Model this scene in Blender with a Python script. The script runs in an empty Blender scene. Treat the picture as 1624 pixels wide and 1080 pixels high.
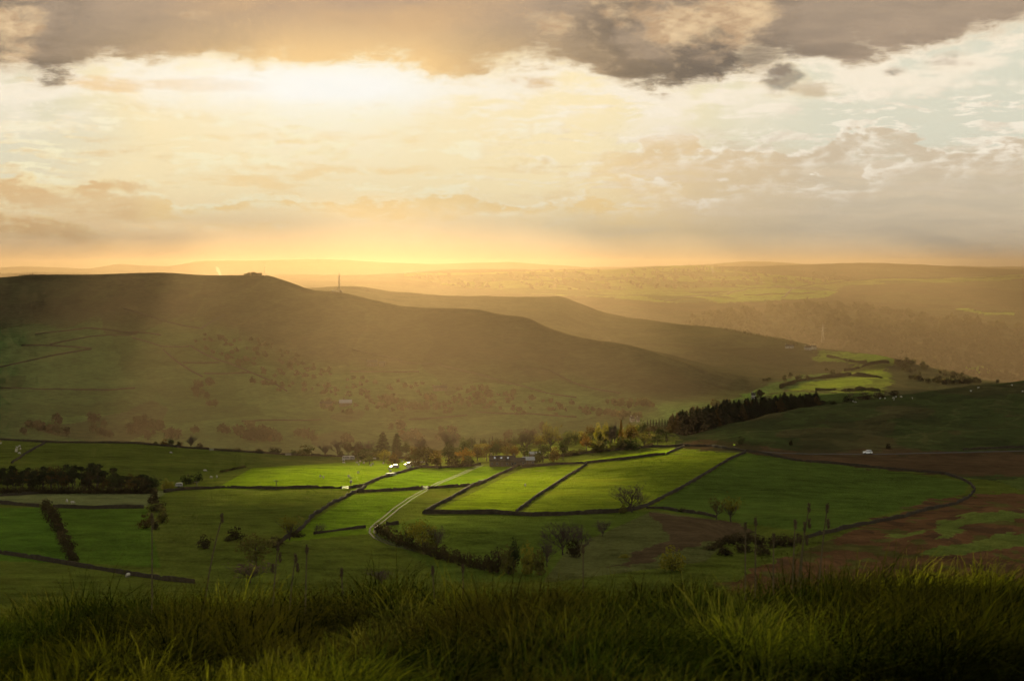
import bpy, math, random
import numpy as np
from mathutils import Vector
random.seed(7)
rng = np.random.default_rng(11)
D = bpy.data
SC = bpy.context.scene
COL = SC.collection

# ------------------------------------------------------------------ camera constants
F = 3158.0            # 70 mm lens, in units of 1/1624 of the picture width
CX, HY = 812.0, 430.0 # principal column and eye-level row of the survey photograph
SUN_AZ = math.atan((505 - CX) / F)
SUN_EL = math.radians(9.5)
SUN = Vector((math.sin(SUN_AZ) * math.cos(SUN_EL), math.cos(SUN_AZ) * math.cos(SUN_EL), math.sin(SUN_EL)))
EXPOSURE = 2.5
KX = 2 ** EXPOSURE

def s2l(c):
    c = c / 255.0
    return c / 12.92 if c <= 0.04045 else ((c + 0.055) / 1.055) ** 2.4
def rgb(r, g, b, k=1.0):
    return (s2l(r) * k, s2l(g) * k, s2l(b) * k, 1.0)

# ------------------------------------------------------------------ numpy helpers
def pchip(xk, yk, x):
    xk = np.asarray(xk, float); yk = np.asarray(yk, float)
    h = np.diff(xk); dl = np.diff(yk) / h
    m = np.zeros(len(xk))
    w1 = 2 * h[1:] + h[:-1]; w2 = h[1:] + 2 * h[:-1]
    same = dl[1:] * dl[:-1] > 0
    den = np.where(same, w1 / np.where(same, dl[:-1], 1) + w2 / np.where(same, dl[1:], 1), 1)
    m[1:-1] = np.where(same, (w1 + w2) / den, 0)
    m[0] = dl[0]; m[-1] = dl[-1]
    x = np.clip(x, xk[0], xk[-1])
    i = np.clip(np.searchsorted(xk, x) - 1, 0, len(h) - 1)
    t = (x - xk[i]) / h[i]
    return ((2*t**3 - 3*t**2 + 1) * yk[i] + (t**3 - 2*t**2 + t) * h[i] * m[i]
            + (-2*t**3 + 3*t**2) * yk[i+1] + (t**3 - t**2) * h[i] * m[i+1])

def _hash(ix, iy, s):
    n = (ix.astype(np.int64) * 374761393 + iy.astype(np.int64) * 668265263 + s * 974711) & 0x7fffffff
    n = ((n ^ (n >> 13)) * 1274126177) & 0x7fffffff
    return ((n ^ (n >> 16)) & 0xffff) / 65535.0
def vnoise(x, y, s=0):
    ix = np.floor(x); iy = np.floor(y); fx = x - ix; fy = y - iy
    fx = fx*fx*(3-2*fx); fy = fy*fy*(3-2*fy)
    a = _hash(ix, iy, s); b = _hash(ix+1, iy, s); c = _hash(ix, iy+1, s); d = _hash(ix+1, iy+1, s)
    return (a*(1-fx)+b*fx)*(1-fy) + (c*(1-fx)+d*fx)*fy
def fbm(x, y, s=0, o=4):
    r = 0; a = 0.5; t = 0
    for k in range(o):
        r = r + a * vnoise(x * 2**k, y * 2**k, s + k); t += a; a *= 0.5
    return r / t * 2 - 1

def line(pts):
    pts = sorted(pts)
    return lambda x: pchip([p[0] for p in pts], [p[1] for p in pts], np.asarray(x, float))

# ------------------------------------------------------------------ relief: crest and foot lines of each ridge
L = {}
L['a'] = (line([(-2500, 600), (4500, 600)]), line([(-2500, 832), (0, 832), (700, 830), (1100, 833), (1400, 838), (1624, 842), (4500, 845)]))
L['b'] = (line([(-2500, 780), (4500, 780)]), line([(-2500, 776), (0, 776), (330, 778), (480, 774), (700, 778), (1000, 776), (1200, 778), (1400, 786), (1624, 790), (4500, 795)]))
L['c'] = (line([(-2500, 980), (4500, 980)]), line([(-2500, 730), (0, 731), (250, 735), (420, 741), (600, 744), (800, 741), (1000, 727), (1150, 720), (1300, 724), (1400, 727), (1624, 724), (4500, 700)]))
L['c2'] = (line([(-2500, 1080), (4500, 1110)]), line([(-2500, 708), (0, 709), (250, 715), (420, 726), (600, 733), (800, 720), (1000, 702), (1080, 704), (1200, 694), (1300, 690), (1400, 688), (1624, 676), (4500, 620)]))
L['sky'] = (line([(-2500, 1160), (1000, 1180), (1300, 1330), (1624, 1380), (4500, 1400)]),
            line([(-2500, 660), (-500, 685), (0, 697), (100, 701), (200, 703), (300, 711), (400, 717), (480, 722), (560, 725), (640, 726), (700, 722), (760, 713),
                  (800, 706), (850, 699), (900, 694), (950, 689), (1000, 684), (1050, 682), (1085, 690), (1110, 685), (1150, 674), (1200, 662), (1250, 650),
                  (1300, 641), (1350, 636), (1400, 629), (1450, 622), (1500, 616), (1560, 610), (1624, 604), (2124, 565), (4500, 430)]))
L['toe'] = (line([(-2500, 1950), (700, 1950), (1000, 1880), (1200, 1850), (4500, 1850)]),
            line([(-2500, 700), (0, 694), (700, 690), (900, 686), (1000, 676), (1100, 656), (1200, 634), (1300, 628), (1400, 622), (1624, 620), (4500, 620)]))
L['c1'] = (line([(-2500, 2700), (200, 2700), (600, 2500), (900, 2360), (1100, 2260), (1400, 2250), (4500, 2250)]),
           line([(-2500, 460), (-500, 450), (0, 440), (60, 436), (130, 436), (250, 433), (330, 437), (420, 437.5), (450, 445), (500, 461), (540, 464.5), (600, 478), (650, 487), (750, 490.5),
                 (800, 500), (830, 503), (870, 520), (930, 537), (990, 546), (1050, 562), (1100, 580), (1150, 596), (1200, 604), (1300, 606), (1400, 600), (1500, 606), (4500, 610)]))
L['c2b'] = (line([(-2500, 3500), (900, 3500), (1100, 3300), (1300, 3000), (1420, 2750), (1500, 2650), (4500, 2650)]),
            line([(-2500, 470), (0, 462), (490, 456), (550, 453.5), (640, 463), (750, 470), (880, 471), (920, 483), (950, 495), (1050, 510), (1150, 523), (1250, 541),
                  (1300, 552), (1400, 561), (1430, 570), (1500, 583), (1560, 598), (1624, 612), (4500, 640)]))
L['r0'] = (line([(-2500, 3950), (4500, 3950)]), line([(-2500, 500), (900, 505), (1000, 520), (1100, 545), (1200, 562), (1300, 578), (1400, 592), (1500, 603), (1624, 608), (4500, 610)]))
L['r1'] = (line([(-2500, 4800), (4500, 4800)]), line([(-2500, 470), (0, 470), (500, 462), (700, 480), (1000, 488), (1200, 500), (1400, 515), (1624, 520), (4500, 525)]))
L['r2'] = (line([(-2500, 5900), (4500, 5900)]), line([(-2500, 455), (0, 452), (500, 450), (700, 455), (1000, 458), (1200, 463), (1400, 472), (1624, 474), (4500, 480)]))
L['r3'] = (line([(-2500, 6800), (4500, 6800)]), line([(-2500, 445), (0, 440), (500, 442), (700, 438), (1000, 436), (1200, 437), (1400, 438), (1624, 445), (4500, 455)]))
L['c3'] = (line([(-2500, 7500), (4500, 7500)]),
           line([(-2500, 436), (-500, 435), (0, 433.5), (60, 431), (110, 433), (200, 437.5), (350, 438.5), (500, 437.5), (600, 438), (640, 434), (700, 429.5), (780, 426.5), (850, 427.5),
                 (950, 426), (1050, 420.5), (1200, 419.5), (1350, 416), (1450, 419), (1550, 423.5), (1624, 427), (2124, 440), (4500, 440)]))
L['f0'] = (line([(-2500, 8600), (4500, 8600)]), line([(-2500, 440), (4500, 440)]))
L['c4'] = (line([(-2500, 9700), (4500, 9700)]),
           line([(-2500, 425), (-500, 425), (0, 425.5), (40, 422.5), (80, 424), (130, 426.5), (190, 419.5), (260, 421.5), (330, 413.5), (400, 413.5), (490, 411.5), (600, 415.5), (700, 418.5),
                 (800, 416), (870, 420.5), (950, 424), (1100, 420), (1180, 416), (1300, 419), (1450, 420), (1624, 423.5), (2500, 425), (4500, 425)]))
L['end'] = (line([(-2500, 11400), (4500, 11400)]), line([(-2500, 431), (4500, 431)]))
drop1 = line([(-2500, 26), (600, 24), (1000, 16), (1130, 5), (1180, 0), (4500, 0)])

def column_knots(X):
    g = lambda k: (float(L[k][0](X)), float(L[k][1](X)))
    K = [(470., 925.), g('a'), g('b'), g('c'), g('c2')]
    s = g('sky'); K += [s, (s[0] * 1.05, s[1] + 14), (s[0] * 1.18, s[1] + 62)]
    t = g('toe'); K += [(1700., max(t[1] + 30, s[1] + 66)), t]
    c = g('c1'); m = ((t[0] + c[0]) / 2); K += [(m, t[1] + (c[1] - t[1]) * 0.50 + 6), c]
    b = g('c2b'); dp = float(drop1(X))
    for m_, q_ in ((1.05, .6), (1.13, 1.0)):
        fr_ = (c[0] * m_ - c[0]) / (b[0] - c[0]); K += [(c[0] * m_, c[1] + (b[1] - c[1]) * fr_ + dp * q_)]
    K += [b, (b[0] * 1.05, b[1] + 14)]
    r0 = g('r0'); K += [(r0[0], max(r0[1], b[1] + 22))]
    r1 = g('r1'); K += [(r1[0], min(r1[1], K[-1][1] - 4)), g('r2'), g('r3'), g('c3'), (8000., g('c3')[1] + 12)]
    K += [g('f0'), g('c4'), (10500., 437.), g('end')]
    return K

xin = np.arange(-110, 1735, 2.3)
xl = np.linspace(-2300, -112, 70); xr = np.linspace(1737, 3900, 70)
XS = np.concatenate([xl, xin, xr])
def seg(a, b, n): return np.geomspace(a, b, n, endpoint=False)
DS = np.concatenate([seg(470, 1000, 230), seg(1000, 1420, 130), seg(1420, 1850, 16), seg(1850, 2750, 190), seg(2750, 3600, 70), seg(3600, 5400, 70),
                     seg(5400, 7600, 100), seg(7600, 9700, 26), np.geomspace(9700, 11400, 10)])
ROW = np.zeros((len(XS), len(DS)))
for i, X in enumerate(XS):
    K = column_knots(X)
    ROW[i] = pchip([k[0] for k in K], [k[1] for k in K], DS)
U = (XS - CX) / F
GX = U[:, None] * DS[None, :]; GY = np.broadcast_to(DS[None, :], GX.shape)
GZ = -(ROW - HY) / F * GY
# natural roughness, growing with distance
n1 = fbm(GX / 90, GY / 90, 3, 4); n2 = fbm(GX / 420, GY / 420, 9, 3); n3 = fbm(GX / 22, GY / 30, 5, 3)
moor = np.clip((XS[:, None] - 1060) / 200, 0, 1) * np.clip((GY - 1000) / 90, 0, 1) * np.clip((1500 - GY) / 200, 0, 1)
amp = np.interp(DS, [470, 560, 1200, 1900, 2600, 5000, 8000, 11400], [0.0, .5, .7, 1.5, 2.5, 7, 5, 3])[None, :]
cr_ = np.clip((np.abs(GY - L['c1'][0](XS)[:, None]) - 20) / 300, .25, 1)
GZ = GZ + (n1 * amp + n2 * amp * 0.8) * np.where(GY > 1900, cr_, 1)
hum = np.abs(fbm(GX / 30, GY / 55, 21, 3))
GZ = GZ + moor * (n3 * 1.3 - hum * 3.6 + 1.0)
# gullies on the flanks of the long ridges
gm = np.clip((GY - 1950) / 200, 0, 1) * np.clip((3300 - GY) / 300, 0, 1)
gul = np.abs(fbm(GX / 190 + GY / 500, GY / 900, 31, 3))
c1d = L['c1'][0](XS)[:, None]
gm = gm * np.clip((np.abs(GY - c1d) - 60) / 260, 0, 1)
GZ = GZ - gm * (0.35 - np.clip(gul, 0, .35)) * 26
fm = np.clip((GY - 3900) / 900, 0, 1) * np.clip((9000 - GY) / 1500, 0, 1)
GZ = GZ + fm * fbm(GX / 900, GY / 700, 41, 4) * 16
# low knoll in the lit field
kn = np.exp(-(((XS[:, None] - 470) / 120) ** 2 + ((GY - 880) / 70) ** 2)); GZ = GZ + kn * 3.0
# mounds on the bracken slope near right
for (mx, md, mw, ml, mh) in ((1590, 640, 75, 45, 4.5), (1480, 560, 60, 30, 2.5), (1180, 600, 45, 40, -4.0)):
    GZ = GZ + mh * np.exp(-(((XS[:, None] - mx) / mw) ** 2 + ((GY - md) / ml) ** 2))
VROW = HY - GZ / GY * F     # picture row of every terrain vertex, seen from the tripod

def hit(px, py, dmin=470, dmax=1420):
    """first ground point along the sight line through a picture position"""
    fi = np.interp(px, XS, np.arange(len(XS))); i = int(fi); f = fi - i
    i = min(i, len(XS) - 2)
    r = VROW[i] * (1 - f) + VROW[i + 1] * f
    j0 = np.searchsorted(DS, dmin); j1 = np.searchsorted(DS, dmax)
    rr = r[j0:j1]
    k = np.nonzero(rr <= py)[0]
    if len(k) == 0: k = int(np.argmin(rr)); d = DS[j0 + k]; row = rr[k]
    else:
        k = int(k[0])
        if k == 0: d = DS[j0]; row = rr[0]
        else:
            t = (rr[k-1] - py) / max(rr[k-1] - rr[k], 1e-6); d = DS[j0+k-1] + (DS[j0+k] - DS[j0+k-1]) * t; row = py
    return Vector(((px - CX) / F * d, d, -(row - HY) / F * d))
def ground_z(x, y):
    X = CX + F * x / y
    fi = np.interp(X, XS, np.arange(len(XS))); i = min(int(fi), len(XS) - 2); f = fi - i
    fj = np.interp(y, DS, np.arange(len(DS))); j = min(int(fj), len(DS) - 2); g = fj - j
    return float((GZ[i, j]*(1-g) + GZ[i, j+1]*g)*(1-f) + (GZ[i+1, j]*(1-g) + GZ[i+1, j+1]*g)*f)
def at(px, d):
    x = (px - CX) / F * d
    return Vector((x, d, ground_z(x, d)))

# ------------------------------------------------------------------ node helper: a tiny expression builder
class NT:
    def __init__(s, tree): s.t = tree; s.n = tree.nodes; s.l = tree.links
    def new(s, typ, **kw):
        nd = s.n.new(typ)
        for k, v in kw.items(): setattr(nd, k, v)
        return nd
    def put(s, sock, v):
        if isinstance(v, E): s.l.new(v.s, sock)
        elif isinstance(v, bpy.types.NodeSocket): s.l.new(v, sock)
        else:
            if isinstance(v, (int, float)) and hasattr(sock.default_value, '__len__'):
                v = (v,) * len(sock.default_value)
            if not isinstance(v, (int, float)) and len(v) == 3 and len(sock.default_value) == 4: v = (*v, 1.0)
            if not isinstance(v, (int, float)) and len(v) == 4 and len(sock.default_value) == 3: v = v[:3]
            sock.default_value = v
    def math(s, op, a, b=None, c=None, clamp=False):
        nd = s.new('ShaderNodeMath', operation=op); nd.use_clamp = clamp
        for i, v in enumerate((a, b, c)):
            if v is not None: s.put(nd.inputs[i], v)
        return E(s, nd.outputs[0])
    def ss(s, x, lo, hi):   # smoothstep
        nd = s.new('ShaderNodeMapRange', interpolation_type='SMOOTHSTEP')
        s.put(nd.inputs[0], x); s.put(nd.inputs[1], lo); s.put(nd.inputs[2], hi)
        return E(s, nd.outputs[0])
    def xyz(s, x, y, z=0.0):
        nd = s.new('ShaderNodeCombineXYZ')
        for i, v in enumerate((x, y, z)): s.put(nd.inputs[i], v)
        return E(s, nd.outputs[0])
    def sep(s, v):
        nd = s.new('ShaderNodeSeparateXYZ'); s.put(nd.inputs[0], v)
        return [E(s, o) for o in nd.outputs]
    def noise(s, v, scale=1.0, detail=4.0, rough=0.5, color=False, dist=0.0):
        nd = s.new('ShaderNodeTexNoise'); s.put(nd.inputs['Vector'], v)
        nd.inputs['Scale'].default_value = scale; nd.inputs['Detail'].default_value = detail
        nd.inputs['Roughness'].default_value = rough; nd.inputs['Distortion'].default_value = dist
        return E(s, nd.outputs['Color' if color else 'Fac'])
    def mix(s, f, a, b, mode='MIX'):
        nd = s.new('ShaderNodeMix', data_type='RGBA', blend_type=mode)
        s.put(nd.inputs[0], f); s.put(nd.inputs[6], a); s.put(nd.inputs[7], b)
        return E(s, nd.outputs[2])
    def vmath(s, op, a, b=None, sc=None):
        nd = s.new('ShaderNodeVectorMath', operation=op)
        s.put(nd.inputs[0], a)
        if b is not None: s.put(nd.inputs[1], b)
        if sc is not None: s.put(nd.inputs['Scale'], sc)
        return E(s, nd.outputs['Value' if op in ('DOT_PRODUCT', 'LENGTH') else 'Vector'])
    def curve(s, x, pts, lo, hi, vlo, vhi):   # a float curve through pts, domain lo..hi, range vlo..vhi
        nd = s.new('ShaderNodeFloatCurve'); c = nd.mapping.curves[0]
        P = [((a - lo) / (hi - lo), (b - vlo) / (vhi - vlo)) for a, b in pts]
        while len(c.points) < len(P): c.points.new(0.5, 0.5)
        for p, q in zip(c.points, P): p.location = q; p.handle_type = 'AUTO_CLAMPED'
        nd.mapping.use_clip = False; nd.mapping.update()
        s.put(nd.inputs[1], (x - lo) * (1.0 / (hi - lo)))
        return E(s, nd.outputs[0]) * (vhi - vlo) + vlo
class E:
    def __init__(s, nt, sock): s.nt = nt; s.s = sock
    def __add__(s, o): return s.nt.math('ADD', s, o)
    __radd__ = __add__
    def __sub__(s, o): return s.nt.math('SUBTRACT', s, o)
    def __rsub__(s, o): return s.nt.math('SUBTRACT', o, s)
    def __mul__(s, o): return s.nt.math('MULTIPLY', s, o)
    __rmul__ = __mul__
    def __truediv__(s, o): return s.nt.math('DIVIDE', s, o)
    def clamp(s): return s.nt.math('ADD', s, 0.0, clamp=True)
    def max(s, o): return s.nt.math('MAXIMUM', s, o)
    def min(s, o): return s.nt.math('MINIMUM', s, o)
def material(name):
    m = D.materials.new(name); m.use_nodes = True; m.node_tree.nodes.clear()
    nt = NT(m.node_tree); out = nt.new('ShaderNodeOutputMaterial')
    return m, nt, out

# ------------------------------------------------------------------ camera, sun
cam = D.cameras.new('camera'); co = D.objects.new('camera', cam); COL.objects.link(co)
co.location = (0, 0, 0); co.rotation_euler = (math.radians(90), 0, 0)
cam.lens = 70; cam.sensor_width = 36; cam.shift_y = -(540 - HY) / 1624.0
cam.clip_start = 0.5; cam.clip_end = 60000
cam.dof.use_dof = True; cam.dof.focus_distance = 900; cam.dof.aperture_fstop = 9.0
SC.camera = co
sl = D.lights.new('sun', 'SUN'); so = D.objects.new('sun', sl); COL.objects.link(so)
sl.energy = 3.4; sl.angle = math.radians(0.13); sl.color = (1.0, 0.82, 0.41)
so.rotation_euler = (-SUN).to_track_quat('-Z', 'Y').to_euler()
SC.view_settings.view_transform = 'Standard'; SC.view_settings.look = 'None'
SC.view_settings.exposure = EXPOSURE; SC.view_settings.gamma = 1
SC.cycles.use_denoising = True
SC.cycles.volume_bounces = 0; SC.cycles.max_bounces = 6; SC.cycles.transparent_max_bounces = 16
SC.cycles.sample_clamp_indirect = 5
SC.cycles.use_adaptive_sampling = True; SC.cycles.adaptive_threshold = 0.02; SC.cycles.adaptive_min_samples = 8
# ------------------------------------------------------------------ sky (world)
w = D.worlds.new('World'); SC.world = w; w.use_nodes = True
w.node_tree.nodes.clear(); nt = NT(w.node_tree)
wout = nt.new('ShaderNodeOutputWorld'); bg = nt.new('ShaderNodeBackground')
nt.l.new(bg.outputs[0], wout.inputs[0])
tc = nt.new('ShaderNodeTexCoord')
dx, dy, dz = nt.sep(E(nt, tc.outputs['Generated']))
az = nt.math('ARCTAN2', dx, dy); el = nt.math('ARCSINE', dz)
# work in tenths of a degree: X to the right of the view axis, Y above eye level
RAD = 573.0
X0 = az * RAD; Y = el * RAD
def PX(x): return math.atan((x - CX) / F) * RAD
def PY(y): return math.atan((HY - y) / F) * RAD
def K(c): return rgb(*c)
sx, sy = PX(510), PY(138)
ss = nt.ss
def sq(a): return a * a
def layer(sky, f, col): return nt.mix(f, sky, col)
warp = nt.noise(nt.xyz(X0 * 0.5, Y * 0.9, 40.0), 0.07, 3, 0.55, color=True)
wx, wy, wz = nt.sep(warp)
X = X0 + (wx - 0.5) * 34
Yw = Y + (wy - 0.5) * 7
# billowing cloud density, and the same a little nearer the sun: their difference is the light on the puffs
def dens(ox, oy):
    return nt.noise(nt.xyz(X0 * 0.75 + ox * 0.75 + (wz - 0.5) * 10, (Y + oy) * 1.6 + (wx - 0.5) * 6, 9.1), 0.075, 5, 0.60)
tx_ = (X0 * -1.0 + sx); ty_ = (Y * -1.0 + sy + 12); ln = nt.math('SQRT', sq(tx_) + sq(ty_) + 30.0)
nm = dens(0.0, 0.0); nm2 = dens(tx_ / ln * 2.6, ty_ / ln * 2.0)
lit_ = (nm - nm2) * 5.0                        # about -1..1, positive on sides facing the sun
nf = nt.noise(nt.xyz(X0 * 0.9, Y * 1.8, 1.3), 0.26, 4, 0.62)
ns1 = nt.noise(nt.xyz(X0 * 0.13, Yw * 1.15, 5.5), 0.19, 5, 0.62)
ns2 = nt.noise(nt.xyz(X0 * 0.20, Yw * 1.9, 15.5), 0.21, 6, 0.66)

# clear-sky gradient
r = nt.math('SQRT', sq((X - sx) * 0.70) + sq((Y - sy) * 1.1))
glow = nt.math('EXPONENT', r * -0.022)
low = ss(Y, PY(290), PY(428))
warm = (glow * 1.15 + ss(Y, PY(220), PY(400)) * 0.7 * ss(X, PX(1800), PX(400)) + ss(X, PX(20), PX(380)) * ss(X, PX(1350), PX(850)) * 0.6 + 0.12).clamp()
sky = nt.mix(warm, K((215, 217, 201)), K((255, 236, 190)))
sky = nt.mix(ss(glow, 0.40, 0.95), sky, K((255, 248, 222)))
sky = nt.mix(low * ss(X, PX(1500), PX(300)), sky, K((252, 212, 162)))
sky = nt.mix(low * ss(X, PX(500), PX(1624)) * 0.9, sky, K((222, 200, 168)))
CREAM = nt.mix(ss(X, PX(1150), PX(600)), K((254, 243, 222)), K((255, 245, 206)))
TAN = nt.mix(ss(X, PX(650), PX(1250)), K((252, 218, 158)), K((214, 196, 170)))
TAN = nt.mix(ss(X, PX(420), PX(60)), TAN, K((236, 200, 146)))
# streaks of thin bright cloud with tan undersides
band = ss(Y, PY(352), PY(300)) * ss(Y, PY(112), PY(160))
st = ss(ns2 + (nf - 0.5) * 0.28 + (nm - 0.5) * 0.3, 0.51, 0.57) * band
sky = layer(sky, st * 0.85, nt.mix(ss(lit_, -0.5, 0.4), nt.mix(0.5, TAN, CREAM), CREAM))
st2 = ss(ns1 + (nf - 0.5) * 0.15, 0.50, 0.66) * ss(Y, PY(405), PY(340)) * ss(Y, PY(185), PY(240))
sky = layer(sky, st2 * 0.60, nt.mix(ss(lit_, -0.3, 0.7), TAN, CREAM))

def bank(sky, pts, x0, x1, body, depth, wob, fade_in, opac=1.0, rim=None, rimw=2.2):
    """a cloud bank under a billowing upper edge; depth in tenths of a degree"""
    rim = rim or CREAM
    b = nt.curve(X0, [(PX(a), PY(c)) for a, c in pts], PX(x0), PX(x1), PY(460), PY(0))
    e = b + (nm - 0.5) * wob * 2.0 + (nf - 0.5) * wob * 0.45 - Y
    inside = ss(e, 0.0, 1.3) * ss(e + (ns1 - 0.5) * depth * 1.4, depth, depth * 0.1) * fade_in * opac
    rimf = ss(e + (nf - 0.5) * 3.5 - lit_ * 2.5, rimw, 0.2)
    col = nt.mix(ss(lit_, -0.15, 0.75) * 0.75, body, rim)
    col = nt.mix(ss(ns2, 0.50, 0.62) * 0.45 * ss(e, 1.0, 9.0), col, rim)
    return layer(sky, inside, nt.mix(rimf * 0.9, col, rim))
bodyR = nt.mix(ss(X, PX(920), PX(1350)), K((244, 212, 158)), K((214, 196, 168)))
fr = ss(X, PX(850), PX(1120))
sheet = ss(Y + (nm - 0.5) * 16 + (ns1 - 0.5) * 10, PY(236), PY(268))
sky = layer(sky, sheet * fr * 0.80, nt.mix(ss(ns1 + (nf - 0.5) * 0.1, 0.42, 0.64) * 0.55, bodyR, K((236, 214, 180))))
sky = bank(sky, [(780, 290), (900, 262), (980, 240), (1040, 222), (1090, 214), (1140, 228), (1220, 232), (1290, 226), (1340, 210), (1400, 206), (1450, 222), (1520, 232), (1624, 230), (1800, 240)],
           780, 1800, bodyR, 15, 10, fr, 0.92)
sky = bank(sky, [(700, 326), (850, 285), (900, 272), (950, 266), (1010, 286), (1080, 302), (1180, 300), (1250, 284), (1330, 288), (1420, 268), (1500, 254), (1600, 250), (1800, 262)],
           700, 1800, nt.mix(ss(X, PX(900), PX(1350)), K((248, 218, 166)), K((220, 202, 174))), 10, 13, ss(X, PX(800), PX(960)) * ss(ns1 + nm * 0.5, 0.62, 0.84), 0.9, None, 4.5)
sky = bank(sky, [(-150, 275), (0, 288), (90, 286), (160, 280), (240, 292), (300, 300), (400, 330)],
           -150, 400, K((234, 196, 142)), 18, 8, ss(X, PX(310), PX(190)), 0.92, K((255, 236, 186)))
sky = bank(sky, [(-150, 330), (0, 340), (60, 346), (130, 356), (200, 380)], -150, 200, K((228, 188, 134)), 9, 7, ss(X, PX(215), PX(140)), 0.8, K((250, 222, 166)))
sky = bank(sky, [(180, 318), (300, 310), (400, 308), (500, 312), (600, 318), (700, 313), (800, 318), (900, 310), (1000, 318), (1080, 330)],
           180, 1080, K((252, 219, 158)), 8, 8, ss(X, PX(190), PX(300)) * ss(X, PX(1080), PX(940)), 0.9, None, 1.6)
rays = nt.noise(nt.xyz((X0 - sx) / ((sy - Y).max(4.0)), 0.0, 2.0), 1.9, 2, 0.5)
sky = layer(sky, ss(rays, 0.42, 0.66) * low * 0.28 * ss(X0, PX(600), PX(900)), K((255, 232, 190)))

# dark deck above
deck = [(-400, 150), (-120, 140), (0, 132), (60, 136), (110, 130), (160, 112), (220, 100), (330, 100), (420, 112), (500, 112), (560, 104), (610, 102), (660, 110), (720, 122), (790, 118), (840, 104), (900, 108),
        (950, 124), (1000, 136), (1060, 142), (1110, 142), (1160, 124), (1210, 108), (1300, 98), (1400, 96), (1470, 90), (1540, 80), (1624, 64), (1900, 40)]
b = nt.curve(X0, [(PX(a), PY(c)) for a, c in deck], PX(-400), PX(1900), PY(460), PY(-60))
cumul = ss(X, PX(860), PX(960)) * ss(X, PX(1290), PX(1180)) + ss(X, PX(150), PX(60)) * 0.7        # the heavier, lumpier parts
e = Y - b + (nm - 0.5) * 22 + (nf - 0.5) * 3.5 + (ns2 - 0.5) * 8
nd1 = nt.noise(nt.xyz(X0 * 0.22, Yw * 1.1, 21.0), 0.09, 5, 0.6)
warmc = nt.math('EXPONENT', sq(X - PX(560)) * -0.00042)
side = nt.mix(ss(Y, PY(145), PY(30)), K((122, 110, 96)), K((162, 144, 124)))
side = nt.mix(ss(nd1, 0.40, 0.64) * 0.65, side, K((182, 160, 136)))
side = nt.mix((cumul * 0.75 * ss(nm, 0.40, 0.56)).clamp(), side, K((112, 102, 90)))
mid_ = nt.mix(ss(Y, PY(112), PY(-10)), K((248, 208, 146)), K((190, 162, 134)))
mid_ = nt.mix(ss(nd1, 0.42, 0.66) * 0.45, mid_, K((222, 182, 132)))
body = nt.mix((warmc * 1.2).clamp(), side, mid_)
body = nt.mix(((lit_ - 0.1) * (cumul * 0.9 + 0.06) * 0.9).clamp(), body, nt.mix(warmc.clamp(), K((206, 178, 144)), K((246, 208, 150))))
body = nt.mix(((lit_ * -1.0 - 0.1) * (cumul * 0.5 + 0.08)).clamp(), body, K((100, 90, 80)))
def blob(x, y, rx, ry, a=6.0): return sq((X0 - PX(x)) * (1 / rx)) + sq((Y - PY(y)) * (1 / ry)) + (nm - 0.5) * a + (nf - 0.5) * 1.6
tf = None
for a in ((1120, 42, 19, 8), (985, 12, 11, 6), (880, 42, 9, 4), (308, 28, 5.5, 2.0), (10, 55, 9, 12), (1190, 18, 9, 6)):
    t_ = ss(blob(*a), 1.2, -0.3); tf = t_ if tf is None else tf.max(t_)
body = nt.mix(tf * 0.85, body, nt.mix(ss(lit_, -0.5, 0.6), K((196, 164, 128)), K((238, 208, 164))))
rimd = ss(e, 5.0, -1.0)
col = nt.mix(rimd * 0.8, body, nt.mix(warmc.clamp(), K((250, 230, 198)), K((255, 234, 184))))
sky = layer(sky, ss(e, -4.0, 3.0), col)
fr1 = ss(e, -20.0, -2.0) * ss(e, 3.0, -1.5)
sky = layer(sky, fr1 * ss(nm + (ns2 - 0.5) * 0.5, 0.36, 0.54) * 0.85, nt.mix(glow, K((253, 238, 214)), K((255, 251, 234))))
# torn scraps hanging under the deck
def scrap(sky, x, y, rx, ry, c, rimc, amt=0.8):
    q = blob(x, y, rx, ry, 7.0) - lit_ * 0.3
    return layer(sky, ss(q + (ns2 - 0.5) * 3, 1.9, -0.7) * amt, nt.mix(ss(q, 0.0, 1.3), c, rimc))
DK = K((122, 110, 98)); RM = K((246, 224, 186))
for a in ((1235, 128, 5.5, 5.0, DK, RM), (1208, 106, 7, 5.0, K((150, 132, 114)), RM), (1417, 122, 3.4, 1.6, K((128, 116, 104)), K((214, 196, 168)), 0.9), (1512, 110, 7, 2.6, K((172, 154, 134)), K((236, 218, 190)), 0.7),
          (1290, 146, 7, 2.2, K((206, 182, 148)), RM, 0.7), (835, 132, 8, 2.8, K((216, 176, 124)), RM, 0.8)):
    sky = scrap(sky, *a)
sk = sq((Y - PY(139)) * 0.40) + sq((X0 - PX(300)) * 0.021) + (nm - 0.5) * 3 + (ns1 - 0.5) * 3
sky = layer(sky, ss(sk, 1.0, 0.1) * 0.7, K((244, 206, 148)))
# the veiled sun
q = nt.math('EXPONENT', sq(X - sx) * -0.0009 + sq(Yw - sy) * -0.034)
sky = layer(sky, (q * 1.25 - ss(e, -2, 4) * 1.0).clamp(), K((255, 252, 242)))
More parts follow.
